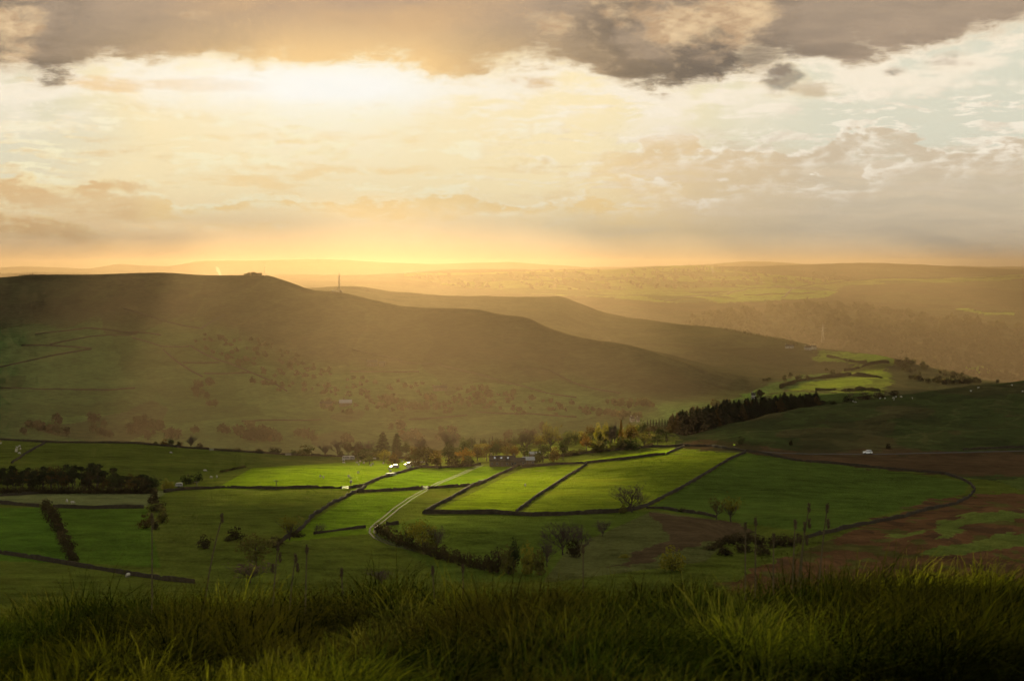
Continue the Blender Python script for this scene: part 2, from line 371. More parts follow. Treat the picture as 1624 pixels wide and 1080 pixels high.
# a physical sky lights the rest of the dome, under heavy cloud overhead
nsk = nt.new('ShaderNodeTexSky', sky_type='NISHITA'); nsk.sun_disc = False
nsk.sun_elevation = SUN_EL; nsk.sun_rotation = SUN_AZ
nsv = nt.vmath('SCALE', E(nt, nsk.outputs[0]), sc=0.10)
over = nt.mix(nt.noise(nt.xyz(dx / (dz.max(0.0) + 0.12), dy / (dz.max(0.0) + 0.12), 0.0), 1.3, 3, 0.55), K((180, 174, 156)), K((248, 236, 206)))
infront = ss(nt.math('ABSOLUTE', az), 1.25, 0.45)
high = ss(el, math.radians(8.5), math.radians(16))
over = nt.mix(0.12, nt.vmath('SCALE', over, sc=1.0 / KX), nsv)
dim = ss(Y, -1.0, 8.5) * 0.58 + 0.42
frame = nt.mix(high, nt.vmath('SCALE', nt.mix(ss(Y, 7.0, 0.0) * 0.5, sky, K((232, 214, 200))), sc=dim * (1.07 / KX)), over)
final = nt.mix(infront, over, frame)
nt.put(bg.inputs[0], final); bg.inputs[1].default_value = 1.0
w.cycles.sampling_method = 'MANUAL'; w.cycles.sample_map_resolution = 256
# ------------------------------------------------------------------ ground cover colours (per vertex, some sunlit patches painted brighter)
def inpoly(px, py, poly):
    r = np.zeros(np.broadcast(px, py).shape, bool); n = len(poly); j = n - 1
    for i in range(n):
        xi, yi = poly[i]; xj, yj = poly[j]
        c = ((yi > py) != (yj > py)) & (px < (xj - xi) * (py - yi) / ((yj - yi) if yj != yi else 1e-9) + xi)
        r ^= c; j = i
    return r
VX = np.broadcast_to(XS[:, None], GX.shape)
wob = fbm(GX / 18, GY / 40, 51, 3); wo2 = fbm(GX / 5, GY / 9, 52, 3)
VXw = VX + wob * 16.0 + wo2 * 16; VRw = VROW + wob * 5.0 + wo2 * 6
TINT = np.zeros(GX.shape + (4,)); 
PAST = np.array([.052, .080, .010, 1.0]); BRACK = np.array([.078, .040, .019, 0.25]); MOOR = np.array([.030, .040, .012, 0.25]); HEATH = np.array([.052, .048, .019, 0.0])
TINT[:] = HEATH
pl = GY < 1500
TINT[pl] = PAST
def paint(mask, c, soft=None):
    TINT[mask] = c
def P_(poly, d0=470, d1=1420, w=False):
    return inpoly(VXw if w else VX, VRw if w else VROW, poly) & (GY >= d0) & (GY <= d1)
def mixc(mask, c, f): TINT[mask] = TINT[mask] * (1 - f) + np.array(c) * f
# individual fields, each its own sward
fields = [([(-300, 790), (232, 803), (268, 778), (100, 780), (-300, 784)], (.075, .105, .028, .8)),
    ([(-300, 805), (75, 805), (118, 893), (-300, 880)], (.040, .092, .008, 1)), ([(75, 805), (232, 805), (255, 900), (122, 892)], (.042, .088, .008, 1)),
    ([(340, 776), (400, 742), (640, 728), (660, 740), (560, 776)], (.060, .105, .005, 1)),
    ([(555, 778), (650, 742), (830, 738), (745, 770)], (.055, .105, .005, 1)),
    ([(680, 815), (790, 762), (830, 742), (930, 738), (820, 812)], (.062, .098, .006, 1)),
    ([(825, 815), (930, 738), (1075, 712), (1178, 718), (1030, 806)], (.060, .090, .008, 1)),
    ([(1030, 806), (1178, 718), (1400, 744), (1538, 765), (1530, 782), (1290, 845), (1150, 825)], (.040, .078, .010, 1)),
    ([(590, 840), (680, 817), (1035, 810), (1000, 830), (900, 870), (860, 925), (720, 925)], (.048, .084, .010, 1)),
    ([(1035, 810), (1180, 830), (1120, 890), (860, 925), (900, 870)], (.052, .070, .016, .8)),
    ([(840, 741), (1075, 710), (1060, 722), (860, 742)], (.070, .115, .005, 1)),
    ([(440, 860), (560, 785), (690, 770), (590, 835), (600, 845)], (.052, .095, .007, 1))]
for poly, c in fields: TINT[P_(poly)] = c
for i_ in (3, 4, 5, 6, 10, 11): TINT[P_(fields[i_][0]), :3] *= np.array([1.22, 1.32, 1.0])  # sunlit centre fields brightened in colour to strengthen the light on them
TINT[P_([(1030, 812), (1180, 832), (1190, 850), (1060, 880), (960, 900), (1060, 850)], w=True)] = (.056, .038, .020, .2)
TINT[P_([(1290, 862), (1350, 838), (1450, 803), (1545, 784), (1900, 764), (1900, 960), (1090, 960), (1190, 905), (1255, 880)], w=True)] = BRACK
TINT[P_([(1560, 752), (1900, 752), (1900, 790), (1620, 778)], w=True)] = (.045, .075, .012, .8)
for poly in ([(1480, 830), (1560, 812), (1640, 806), (1640, 822), (1540, 836), (1480, 856)], [(1450, 880), (1530, 862), (1640, 842), (1640, 862), (1500, 885)], [(1400, 850), (1470, 838), (1440, 858)]):
    TINT[P_(poly, w=True)] = (.060, .095, .014, .8)
TINT[(VX > 1070) & (GY > 470) & (GY < 1420) & inpoly(VXw, VRw, [(1070, 712), (1180, 717), (1300, 734), (1400, 743), (1500, 752), (1545, 760), (1900, 758), (1900, 500), (1070, 660)])] = MOOR
TINT[P_([(1085, 712), (1180, 717), (1300, 734), (1400, 743), (1500, 752), (1900, 756), (1900, 716), (1500, 714), (1250, 714), (1150, 700), (1085, 700)], w=True)] = (.052, .032, .016, .2)
hh = fbm(GX / 60, GY / 120, 61, 4)
m = (VX > 1070) & (GY > 985) & (GY < 1420) & (hh > 0.12)
mixc(m, (.055, .038, .018, .1), 0.5)
hm_ = (VX > 1060) & (GY > 985) & (GY < 1420)
mixc(hm_ & (hum < .04), (.060, .056, .022, .3), 0.45); mixc(hm_ & (hum > .3), (.020, .024, .009, .2), 0.6)  # hummock crests painted paler, hollows darker, standing in for lit relief
# beyond the valley
n_r = fbm(GX / 260, GY / 500, 71, 4)
lowline = line([(-2500, 540), (0, 522), (250, 515), (350, 525), (450, 560), (560, 580), (700, 592), (900, 610), (1000, 622), (1150, 640), (4500, 700)])
b1 = (GY >= 1500) & (GY < 2900)
lw_ = np.clip((VROW + n_r * 38 - lowline(VX)) / 34 + .5, 0, 1) * b1; low_ = lw_ > .5
cell = _hash(np.floor((GX + GY * .3) / 120 + wob * .15), np.floor((GY - GX * .2) / 75), 5)
gr_ = np.array([.056, .092, .026, 0.35])[None, None, :] * np.stack([(0.72 + 0.5 * cell)] * 3 + [np.ones_like(cell)], -1)
TINT = TINT * (1 - lw_[..., None]) + gr_ * lw_[..., None]
mixc(b1 & (n_r > .16), (.040, .034, .016, 0), 0.6); mixc(b1 & (n_r < -.3) & ~low_, (.060, .066, .022, 0), 0.6)
brk = fbm(GX / 7, GY / 14, 77, 3)
b_ = (GY < 760) & (VX > 1200) & (TINT[..., 3] < .3)
mixc(b_ & (brk > .30), (.045, .060, .014, .5), .6); mixc(b_ & (brk < -.2), (.034, .022, .012, 0), .6)
# pastures of the second ridge and right-hand hill, painted brighter where sun should fall
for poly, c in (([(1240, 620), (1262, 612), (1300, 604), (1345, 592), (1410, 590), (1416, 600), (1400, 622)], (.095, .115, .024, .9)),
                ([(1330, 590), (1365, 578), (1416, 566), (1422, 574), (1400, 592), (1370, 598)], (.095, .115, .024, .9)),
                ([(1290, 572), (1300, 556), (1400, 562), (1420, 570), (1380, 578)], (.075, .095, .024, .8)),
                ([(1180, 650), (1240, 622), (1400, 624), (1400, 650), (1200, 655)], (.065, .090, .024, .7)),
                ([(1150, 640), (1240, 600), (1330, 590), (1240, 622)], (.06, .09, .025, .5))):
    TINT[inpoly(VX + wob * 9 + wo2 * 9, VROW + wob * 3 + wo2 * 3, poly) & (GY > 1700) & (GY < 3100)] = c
hv = fbm(GX / 70, GY / 160, 171, 4)
TINT[b1 & ~low_, :3] *= (1 + hv[b1 & ~low_] * .7)[:, None]; mixc(b1 & ~low_ & (hv > .22), (.034, .028, .013, 0), .4)
b3 = (GY >= 4200) & (GY < 7800)
TINT[b3] = (.058, .044, .022, 0)
mixc(b3 & (n_r > .1), (.040, .036, .018, 0), .6)
mixc(b3 & (n_r < -.15), (.066, .062, .026, 0), .6)
cell2 = _hash(np.floor((GX + GY * .25) / 150), np.floor((GY - GX * .1) / 240), 15)
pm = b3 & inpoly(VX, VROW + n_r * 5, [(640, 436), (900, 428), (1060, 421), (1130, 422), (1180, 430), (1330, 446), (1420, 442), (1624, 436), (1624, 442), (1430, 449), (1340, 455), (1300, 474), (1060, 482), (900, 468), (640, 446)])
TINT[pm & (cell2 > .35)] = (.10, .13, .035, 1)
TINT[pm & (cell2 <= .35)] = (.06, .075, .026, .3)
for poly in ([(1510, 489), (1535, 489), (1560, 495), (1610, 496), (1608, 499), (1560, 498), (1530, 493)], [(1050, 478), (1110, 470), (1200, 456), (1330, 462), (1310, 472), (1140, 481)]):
    TINT[P_(poly, 4200, 7700) & (cell2 > .2)] = (.13, .17, .04, 1)  # sunlit strips of the far hill, painted as brighter grass
TINT[P_([(1530, 583), (1560, 580), (1590, 592), (1548, 592)], 3300, 5000)] = (.12, .17, .04, 1)  # sunlit patch in the valley bottom, painted in the same way
TINT[GY > 7900] = (.05, .045, .03, 0)

gm_ = (TINT[..., 3] > .5) & (GY < 1500)
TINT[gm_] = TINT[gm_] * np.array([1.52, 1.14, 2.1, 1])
def grid_mesh(name, X_, Y_, Z_, T_, mat):
    nx, ny = X_.shape
    me = D.meshes.new(name)
    v = np.stack([X_, Y_, Z_], -1).reshape(-1, 3).astype(np.float32)
    idx = np.arange(nx * ny).reshape(nx, ny)
    q = np.stack([idx[:-1, :-1], idx[1:, :-1], idx[1:, 1:], idx[:-1, 1:]], -1).reshape(-1, 4)
    me.vertices.add(len(v)); me.vertices.foreach_set('co', v.ravel())
    me.loops.add(q.size); me.loops.foreach_set('vertex_index', q.ravel().astype(np.int32))
    me.polygons.add(len(q)); me.polygons.foreach_set('loop_start', (np.arange(len(q)) * 4).astype(np.int32))
    me.update(calc_edges=True)
    me.polygons.foreach_set('use_smooth', np.ones(len(q), bool))
    at_ = me.attributes.new('sward', 'FLOAT_COLOR', 'POINT'); at_.data.foreach_set('color', T_.reshape(-1, 4).astype(np.float32).ravel())
    me.materials.append(mat); o = D.objects.new(name, me); COL.objects.link(o)
    return o

def land_material():
    m, nt, out = material('land')
    at_ = nt.new('ShaderNodeAttribute', attribute_name='sward')
    c = E(nt, at_.outputs['Color']); a = E(nt, at_.outputs['Alpha'])
    geo = nt.new('ShaderNodeNewGeometry'); pos = E(nt, geo.outputs['Position'])
    px, py, pz = nt.sep(pos)
    big = nt.noise(pos, 0.018, 5, 0.6)
    mid = nt.noise(nt.xyz(px * 0.35, py * 0.35 + px * .05, pz * 2.5), 0.35, 4, 0.65)
    fine = nt.noise(pos, 1.1, 3, 0.7)
    swath = nt.noise(nt.xyz(px * .05 + py * .012, py * .05, 4.0), 1.6, 3, 0.6)
    k = ((big - 0.5) * 1.2 + (mid - 0.5) * 1.5 + (fine - 0.5) * 1.3 + (swath - 0.5) * 0.7 + 1.0).max(0.25)
    col = nt.vmath('MULTIPLY', c, nt.xyz(k * 1.0, k, k))
    ol = nt.ss(big, 0.5, 0.72) * 0.28
    col = nt.mix(ol, col, nt.vmath('MULTIPLY', c, (1.35, 0.88, 0.9)))
    # standing blades: a leaf scatters light through it whichever way it faces
    rn = nt.noise(pos, 2.3, 1, 0.5, color=True)
    rn = nt.vmath('SUBTRACT', rn, (0.5, 0.5, 0.5)); rn = nt.vmath('MULTIPLY', rn, (1.0, 1.0, 0.25)); rn = nt.vmath('ADD', rn, (SUN.x * .11, SUN.y * .11, 0.03)); rn = nt.vmath('NORMALIZE', rn)
    d1 = nt.new('ShaderNodeBsdfDiffuse'); nt.put(d1.inputs[0], col)
    d2 = nt.new('ShaderNodeBsdfDiffuse'); nt.put(d2.inputs[0], nt.vmath('MULTIPLY', col, (1.6, 1.72, 0.9))); nt.put(d2.inputs[2], rn)
    m2 = nt.new('ShaderNodeMixShader'); nt.put(m2.inputs[0], a * 0.9)
    nt.l.new(d1.outputs[0], m2.inputs[1]); nt.l.new(d2.outputs[0], m2.inputs[2])
    nt.l.new(m2.outputs[0], out.inputs[0])
    bump = nt.new('ShaderNodeBump'); bump.inputs['Strength'].default_value = 0.6; bump.inputs['Distance'].default_value = 0.25
    nt.put(bump.inputs['Height'], nt.noise(pos, 0.5, 4, 0.65)); nt.l.new(bump.outputs[0], d1.inputs[2])
    return m
LAND = land_material()
def sel(d0, d1): return slice(int(np.searchsorted(DS, d0)), int(np.searchsorted(DS, d1)) + 1)
def band(name, d0, d1):
    s = sel(d0, d1)
    o = grid_mesh(name, GX[:, s], GY[:, s], GZ[:, s], TINT[:, s], LAND); o['kind'] = 'structure'; return o
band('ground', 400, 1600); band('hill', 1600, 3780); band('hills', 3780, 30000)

# near hillside, from behind the camera down to the first fields
zn = line([(-60, -1.0), (0, -1.5), (6, -1.60), (8.5, -1.74), (10.5, -1.91), (12, -2.13), (14, -2.65), (20, -4.4), (50, -13), (100, -27), (200, -47), (300, -59), (400, -68), (470, -73.66), (480, -74.2)])
yn = np.concatenate([np.linspace(-40, 4, 30), np.arange(4.2, 16, .14), np.geomspace(16, 476, 90)])
un = np.concatenate([np.linspace(-1, -.32, 25), np.linspace(-.31, .31, 180), np.linspace(.32, 1, 25)])
NX = un[:, None] * (8 + np.abs(yn)[None, :] * 1.0); NY = np.broadcast_to(yn[None, :], NX.shape)
def near_z(x, y):
    lum = np.clip((18 - np.abs(y - 6)) / 10, 0, 1)
    z = zn(y) + lum * (fbm(x / .75, y / .75, 81, 3) * .15 + fbm(x / 3.3, y / 3.3, 82, 2) * .08 + np.clip(x / 3.5, -1, 1) * .10 * np.clip(y / 12, 0, 1))
    return z + np.clip((np.abs(y) - 16) / 60, 0, 1) * np.clip((470 - y) / 60, 0, 1) * fbm(x / 40, y / 40, 83, 3) * 1.5
NZ = near_z(NX, NY)
NT_ = np.zeros(NX.shape + (4,)); NT_[:] = (.030, .034, .010, .5); NT_[NY > 150] = (.070, .080, .018, 1)
nw_ = fbm(NX / 9, NY / 14, 177, 4)
NT_[(NY > 180) & (NX / np.maximum(NY, 1) * F + CX + nw_ * 90 > 1160 - (470 - NY) * .3)] = BRACK
o = grid_mesh('hillside', NX, NY, NZ, NT_, LAND); o['kind'] = 'structure'

# ------------------------------------------------------------------ haze over the valley
zmin = float(min(GZ.min(), NZ.min())); zmax = float(GZ.max())
def box_mesh(name, lo, hi):
    me = D.meshes.new(name)
    v = [(x, y, z) for x in (lo[0], hi[0]) for y in (lo[1], hi[1]) for z in (lo[2], hi[2])]
    f = [(0, 1, 3, 2), (4, 6, 7, 5), (0, 4, 5, 1), (2, 3, 7, 6), (0, 2, 6, 4), (1, 5, 7, 3)]
    me.from_pydata(v, [], f); o = D.objects.new(name, me); COL.objects.link(o); return o
hz = box_mesh('haze', (-16000, -120, zmin - 1.0), (16000, 11600, max(zmax, 0) + 4)); hz['kind'] = 'stuff'
hz['label'] = 'golden haze hanging in the valley and over the far hills'
m, nt, out = material('haze')
pv = nt.new('ShaderNodeVolumePrincipled')
HZ_COL = (0.104, 0.074, 0.052, 1); HZ_DEN = 1.6e-4
pv.inputs['Color'].default_value = HZ_COL; pv.inputs['Density'].default_value = HZ_DEN; pv.inputs['Anisotropy'].default_value = 0.72
nt.l.new(pv.outputs[0], out.inputs[1]); hz.data.materials.append(m)

# ------------------------------------------------------------------ unseen cloud deck added to shade near land, holes cut for sunlit patches
HC = 3000.0
THIN = 0.36
def up(p):   # where the sun ray through a ground point crosses the cloud base
    t = (HC - p.z) / SUN.z
    return (p.x + SUN.x * t, p.y + SUN.y * t)
lit = [
  [(352, 776), (372, 762), (405, 750), (450, 742), (540, 736), (662, 728), (655, 742), (600, 762), (562, 779)],
  [(640, 778), (690, 758), (730, 748), (770, 742), (810, 742), (790, 762), (760, 772), (700, 782)],
  [(775, 800), (800, 775), (845, 745), (905, 738), (880, 765), (850, 790)],
  [(868, 742), (940, 728), (1010, 716), (1082, 706), (1070, 716), (990, 728), (900, 742)],
  [(800, 722), (870, 704), (965, 690), (1010, 690), (960, 702), (900, 718)],
  [(560, 825), (640, 790), (700, 780), (690, 800), (620, 825)],
  [(600, 726), (760, 708), (900, 696), (1058, 684), (1062, 706), (900, 724), (760, 736), (600, 741)],
]
holes = []
for poly in lit:
    pts = []
    for k in range(len(poly)):
        a = poly[k]; b = poly[(k + 1) % len(poly)]
        for s in range(4): pts.append(up(hit(a[0] + (b[0]-a[0])*s/4, a[1] + (b[1]-a[1])*s/4)))
    holes.append(pts)
for poly in ([(1235, 622), (1300, 602), (1340, 580), (1300, 556), (1400, 560), (1430, 572), (1420, 600), (1390, 632)],):
    holes.append([up(hit(a, b_, 1700, 3400)) for a, b_ in poly])
g0 = up(Vector((0, 0, -90)))
cx_ = np.arange(-2600, 2600, 20.0) + g0[0]; 
cy_ = np.arange(-700, 3450, 20.0) + g0[1]
CXg, CYg = np.meshgrid(cx_, cy_, indexing='ij')
W1 = fbm(CXg / 160, CYg / 300, 91, 4)
CXw = CXg + W1 * 10; CYw = CYg + W1 * 25
solid = np.ones(CXg.shape, bool)
gx_ = CXg - g0[0]; gy_ = CYg - g0[1]
# open to the sun beyond the plateau on the left, closed further out to the right
past = np.clip((gy_ + W1 * 70 - 1520) / 60, 0, 1)
patch = fbm(CXg / 210, CYg / 520, 97, 4)
cov = np.interp(gx_ / np.maximum(gy_ + 50, 500), [-.6, -.27, -.20, -.12, .02, .10, .18, .6], [.22, .20, 0.0, -1.2, -1.0, -.25, -.08, .1])
solid &= (past <= 0) | (patch < cov)
for h_ in holes:
    hx = sum(p_[0] for p_ in h_) / len(h_); hy = sum(p_[1] for p_ in h_) / len(h_)
    g_ = []
    for p_ in h_:
        l_ = math.hypot(p_[0] - hx, p_[1] - hy) + 1e-6; g_.append((p_[0] + (p_[0] - hx) / l_ * 14, p_[1] + (p_[1] - hy) / l_ * 20))
    solid &= ~inpoly(CXw, CYw, g_)
# random cells cut from the added deck so part sun reaches the near grass
thin = (np.abs(gx_) < 260) & (np.abs(gy_ - 500 * 0) < 240) 
thin = (np.abs(gx_ + 50) < 260) & (gy_ < -330) & (gy_ > -690)
solid &= ~(thin & (rng.random(gx_.shape) < THIN))
dist = np.zeros(solid.shape); s_ = solid.copy()
for _ in range(30):
    s_ = s_ & np.roll(s_, 1, 0) & np.roll(s_, -1, 0) & np.roll(s_, 1, 1) & np.roll(s_, -1, 1)
    dist += s_
zt = HC + 4 + dist * 20 * .05 * (1 + .3 * fbm(CXg / 130, CYg / 130, 95, 3)); zb = HC - dist * 0.4 * (1 + .6 * fbm(CXg / 90, CYg / 90, 96, 3))
ii, jj = np.nonzero(solid[:-1, :-1])
nx_, ny_ = CXg.shape; idx = np.arange(nx_ * ny_).reshape(nx_, ny_); OFF = nx_ * ny_
vv = np.concatenate([np.stack([CXg, CYg, zb], -1).reshape(-1, 3), np.stack([CXg, CYg, zt], -1).reshape(-1, 3)])
fc = [np.stack([idx[ii, jj], idx[ii, jj+1], idx[ii+1, jj+1], idx[ii+1, jj]], -1), np.stack([idx[ii, jj], idx[ii+1, jj], idx[ii+1, jj+1], idx[ii, jj+1]], -1) + OFF]
sp = np.pad(solid[:-1, :-1], 1)
def wall_(mask, a, b):
    i_, j_ = ii[mask], jj[mask]
    p = idx[i_ + a[0], j_ + a[1]]; q = idx[i_ + b[0], j_ + b[1]]
    fc.append(np.stack([p, q, q + OFF, p + OFF], -1))
wall_(~sp[ii, jj+1], (0, 1), (0, 0)); wall_(~sp[ii+2, jj+1], (1, 0), (1, 1)); wall_(~sp[ii+1, jj], (0, 0), (1, 0)); wall_(~sp[ii+1, jj+2], (1, 1), (0, 1))
fc = np.concatenate(fc)
used = np.unique(fc); remap = -np.ones(len(vv), int); remap[used] = np.arange(len(used))
me = D.meshes.new('cloud'); v_ = vv[used].astype(np.float32); fq = remap[fc]
me.vertices.add(len(v_)); me.vertices.foreach_set('co', v_.ravel()); me.loops.add(fq.size); me.loops.foreach_set('vertex_index', fq.ravel().astype(np.int32))
me.polygons.add(len(fq)); me.polygons.foreach_set('loop_start', (np.arange(len(fq)) * 4).astype(np.int32)); me.update(calc_edges=True)
o = D.objects.new('cloud', me); COL.objects.link(o); o['kind'] = 'structure'; o['label'] = 'unseen cloud deck added overhead, its holes shaping the sun on the near fields'
m, nt, out = material('cloud'); d_ = nt.new('ShaderNodeBsdfDiffuse'); d_.inputs[0].default_value = (.85, .85, .86, 1)
nt.l.new(d_.outputs[0], out.inputs[0]); me.materials.append(m)
# ------------------------------------------------------------------ object helpers
class MB:
    def __init__(s): s.v = []; s.f = []
    def add(s, v, f):
        o = len(s.v); s.v += [tuple(p) for p in v]; s.f += [tuple(i + o for i in q) for q in f]; return s
    def box(s, c, d, rz=0.0, taper=1.0):
        x, y, z = d[0] / 2, d[1] / 2, d[2] / 2; cs, sn = math.cos(rz), math.sin(rz); V = []
        for sz in (-1, 1):
            k = taper if sz > 0 else 1
            for sx, sy in ((-1, -1), (1, -1), (1, 1), (-1, 1)):
                a, b = sx * x * k, sy * y * k
                V.append((c[0] + a * cs - b * sn, c[1] + a * sn + b * cs, c[2] + sz * z))
        return s.add(V, [(0, 3, 2, 1), (4, 5, 6, 7), (0, 1, 5, 4), (1, 2, 6, 5), (2, 3, 7, 6), (3, 0, 4, 7)])
    def tube(s, a, b, r0, r1, n=5):
        a = Vector(a); b = Vector(b); d = (b - a)
        if d.length < 1e-6: return s
        d.normalize(); u = d.orthogonal().normalized(); w_ = d.cross(u); V = []
        for p, r in ((a, r0), (b, r1)):
            for k in range(n):
                t = 2 * math.pi * k / n; V.append(p + u * math.cos(t) * r + w_ * math.sin(t) * r)
        F_ = [(k, (k + 1) % n, n + (k + 1) % n, n + k) for k in range(n)] + [tuple(range(n - 1, -1, -1)), tuple(range(n, 2 * n))]
        return s.add(V, F_)
    def mesh(s, name, mat, smooth=False):
        me = D.meshes.new(name); me.from_pydata(s.v, [], s.f); me.update()
        if mat: me.materials.append(mat)
        if smooth: me.polygons.foreach_set('use_smooth', [True] * len(me.polygons))
        return me
    def obj(s, name, mat, parent=None, smooth=False): return link(name, s.mesh(name, mat, smooth), parent)
def link(name, me, parent=None):
    o = D.objects.new(name, me); COL.objects.link(o)
    if parent is not None: o.parent = parent
    return o
def tag(o, label, cat, group=None):
    o['label'] = label; o['category'] = cat
    if group: o['group'] = group
    return o
def thing(name, label, cat, loc=(0, 0, 0), rz=0.0, group=None, sc=1.0):
    o = D.objects.new(name, None); COL.objects.link(o); o.location = loc; o.rotation_euler = (0, 0, rz); o.scale = (sc,) * 3 if isinstance(sc, (int, float)) else sc
    return tag(o, label, cat, group)
def np_mesh(name, V, Fq, mat, smooth=False):
    me = D.meshes.new(name); V = np.asarray(V, np.float32); Fq = np.asarray(Fq, np.int32); k = Fq.shape[1]
    me.vertices.add(len(V)); me.vertices.foreach_set('co', V.ravel()); me.loops.add(Fq.size); me.loops.foreach_set('vertex_index', Fq.ravel())
    me.polygons.add(len(Fq)); me.polygons.foreach_set('loop_start', (np.arange(len(Fq)) * k).astype(np.int32)); me.update(calc_edges=True)
    if mat: me.materials.append(mat)
    return me
def flat_mat(name, c, rough=0.8, var=0.3, scale=2.0, metal=0.0):
    m, nt, out = material(name); p = nt.new('ShaderNodeBsdfPrincipled')
    tcn = nt.new('ShaderNodeTexCoord'); n = nt.noise(E(nt, tcn.outputs['Object']), scale, 4, 0.6)
    k = (n - 0.5) * (2 * var) + 1.0
    nt.put(p.inputs['Base Color'], nt.vmath('SCALE', nt.vmath('ADD', (0, 0, 0), tuple(c[:3])), sc=k)); p.inputs['Roughness'].default_value = rough
    p.inputs['Metallic'].default_value = metal; p.inputs['Specular IOR Level'].default_value = .05 if rough > .65 else .5
    nt.l.new(p.outputs[0], out.inputs[0]); return m
def leaf_mat(name, c, tr=0.45, var=0.5):
    m, nt, out = material(name)
    oi = nt.new('ShaderNodeObjectInfo'); geo = nt.new('ShaderNodeNewGeometry')
    n = nt.noise(E(nt, geo.outputs['Position']), 0.7, 3, 0.6)
    k = (n - 0.5) * (2 * var) + (E(nt, oi.outputs['Random']) - 0.5) * 0.5 + 1.0
    col = nt.vmath('SCALE', nt.vmath('ADD', (0, 0, 0), tuple(c[:3])), sc=k)
    d = nt.new('ShaderNodeBsdfDiffuse'); t = nt.new('ShaderNodeBsdfTranslucent'); mx = nt.new('ShaderNodeMixShader'); mx.inputs[0].default_value = tr
    nt.put(d.inputs[0], col); nt.put(t.inputs[0], nt.vmath('MULTIPLY', col, (1.6, 1.4, 0.8)))
    nt.l.new(d.outputs[0], mx.inputs[1]); nt.l.new(t.outputs[0], mx.inputs[2]); nt.l.new(mx.outputs[0], out.inputs[0]); return m
STONE = flat_mat('dry_stone', (.036, .029, .018), .95, 1.1, .9)
BARK = flat_mat('bark', (.055, .042, .030), .95, .4, 3)
TWIG = flat_mat('twig', (.070, .050, .038), .95, .3, 3)
WOOD = flat_mat('weathered_wood', (.11, .09, .07), .9, .3, 5)
STEEL = flat_mat('galvanised_steel', (.16, .15, .14), .6, .2, 3, .5)
SLATE = flat_mat('slate', (.032, .028, .024), .7, .3, 4)
RENDER_ = flat_mat('pale_render', (.34, .32, .28), .8, .15, 3)
GLASS = flat_mat('window_glass', (.03, .035, .04), .12, .1, 3)
WHITE = flat_mat('white_paint', (.26, .255, .24), .75, .05, 3)
WOOL = flat_mat('wool', (.38, .35, .28), .95, .2, 9)
DARKP = flat_mat('black_rubber', (.02, .02, .02), .7, .2, 5)
LEAF = {k: leaf_mat('leaves_' + k, c) for k, c in dict(dark=(.026, .036, .012), green=(.045, .060, .014), olive=(.070, .068, .018), yellow=(.13, .125, .018), orange=(.115, .066, .011),
        rust=(.058, .042, .012), brown=(.036, .031, .015), conifer=(.020, .028, .012), grey=(.080, .062, .042)).items()}

# ------------------------------------------------------------------ trees
def leaf_cloud(blobs, n, size, seed, flat=0.0):
    """n leaf clumps (small bent quads) spread through ellipsoids (cx,cy,cz,rx,ry,rz), denser at the rind"""
    r = np.random.default_rng(seed)
    B = np.array(blobs, float); wgt = (B[:, 3] * B[:, 4] * B[:, 5]) ** .67; wgt /= wgt.sum()
    k = r.choice(len(B), n, p=wgt); d = r.normal(size=(n, 3)); d /= np.linalg.norm(d, axis=1)[:, None]
    rad = r.random(n) ** 0.38
    lump = 1 + 0.16 * np.sin(d[:, 0] * 7 + B[k, 0] * 3) * np.cos(d[:, 2] * 6 + d[:, 1] * 5 + k)
    p = B[k, :3] + d * (rad * lump)[:, None] * B[k, 3:6]
    a = r.normal(size=(n, 3)); a /= np.linalg.norm(a, axis=1)[:, None]; a[:, 2] *= (1 - flat)
    b = np.cross(a, r.normal(size=(n, 3))); b /= np.linalg.norm(b, axis=1)[:, None]
    s = size * (0.5 + r.random(n))[:, None]
    V = np.stack([p - a * s, p - b * s * .6, p + a * s, p + b * s * .6], 1).reshape(-1, 3)
    return V, np.arange(4 * n).reshape(n, 4)
def limbs(mb, blobs, h, r0, seed):
    r = random.Random(seed); lean = (r.uniform(-.03, .03) * h, r.uniform(-.03, .03) * h)
    top = Vector((lean[0], lean[1], h * .62)); mid = Vector((lean[0] * .3, lean[1] * .3, h * .28))
    mb.tube((0, 0, -.4), mid, r0 * 1.25, r0 * .8, 6); mb.tube(mid, top, r0 * .8, r0 * .25, 5)
    for b in blobs:
        c = Vector(b[:3]); t = r.uniform(.1, .7); s = mid.lerp(top, t); m_ = s.lerp(c, .5) + Vector((0, 0, -.04 * h))
        mb.tube(s, m_, r0 * .4, r0 * .25, 4); mb.tube(m_, c, r0 * .25, r0 * .08, 4)
def round_tree(seed, w=1.0, n=900):      # 10 m tall, w = width/height
    r = random.Random(seed); bl = []
    R = 5.0 * w
    for k in range(9):
        t = 2 * math.pi * k / 9 + r.uniform(-.3, .3); q = r.uniform(.35, .62) * R; z = r.uniform(3.0, 7.4)
        bl.append((math.cos(t) * q, math.sin(t) * q, z, R * r.uniform(.34, .5), R * r.uniform(.34, .5), r.uniform(1.3, 2.1)))
    bl.append((0, 0, 7.9, R * .48, R * .48, 2.0)); bl.append((r.uniform(-.5, .5), 0, 5.6, R * .6, R * .6, 2.6))
    mb = MB(); limbs(mb, bl, 10, .28, seed); return mb, leaf_cloud(bl, n, .34, seed)
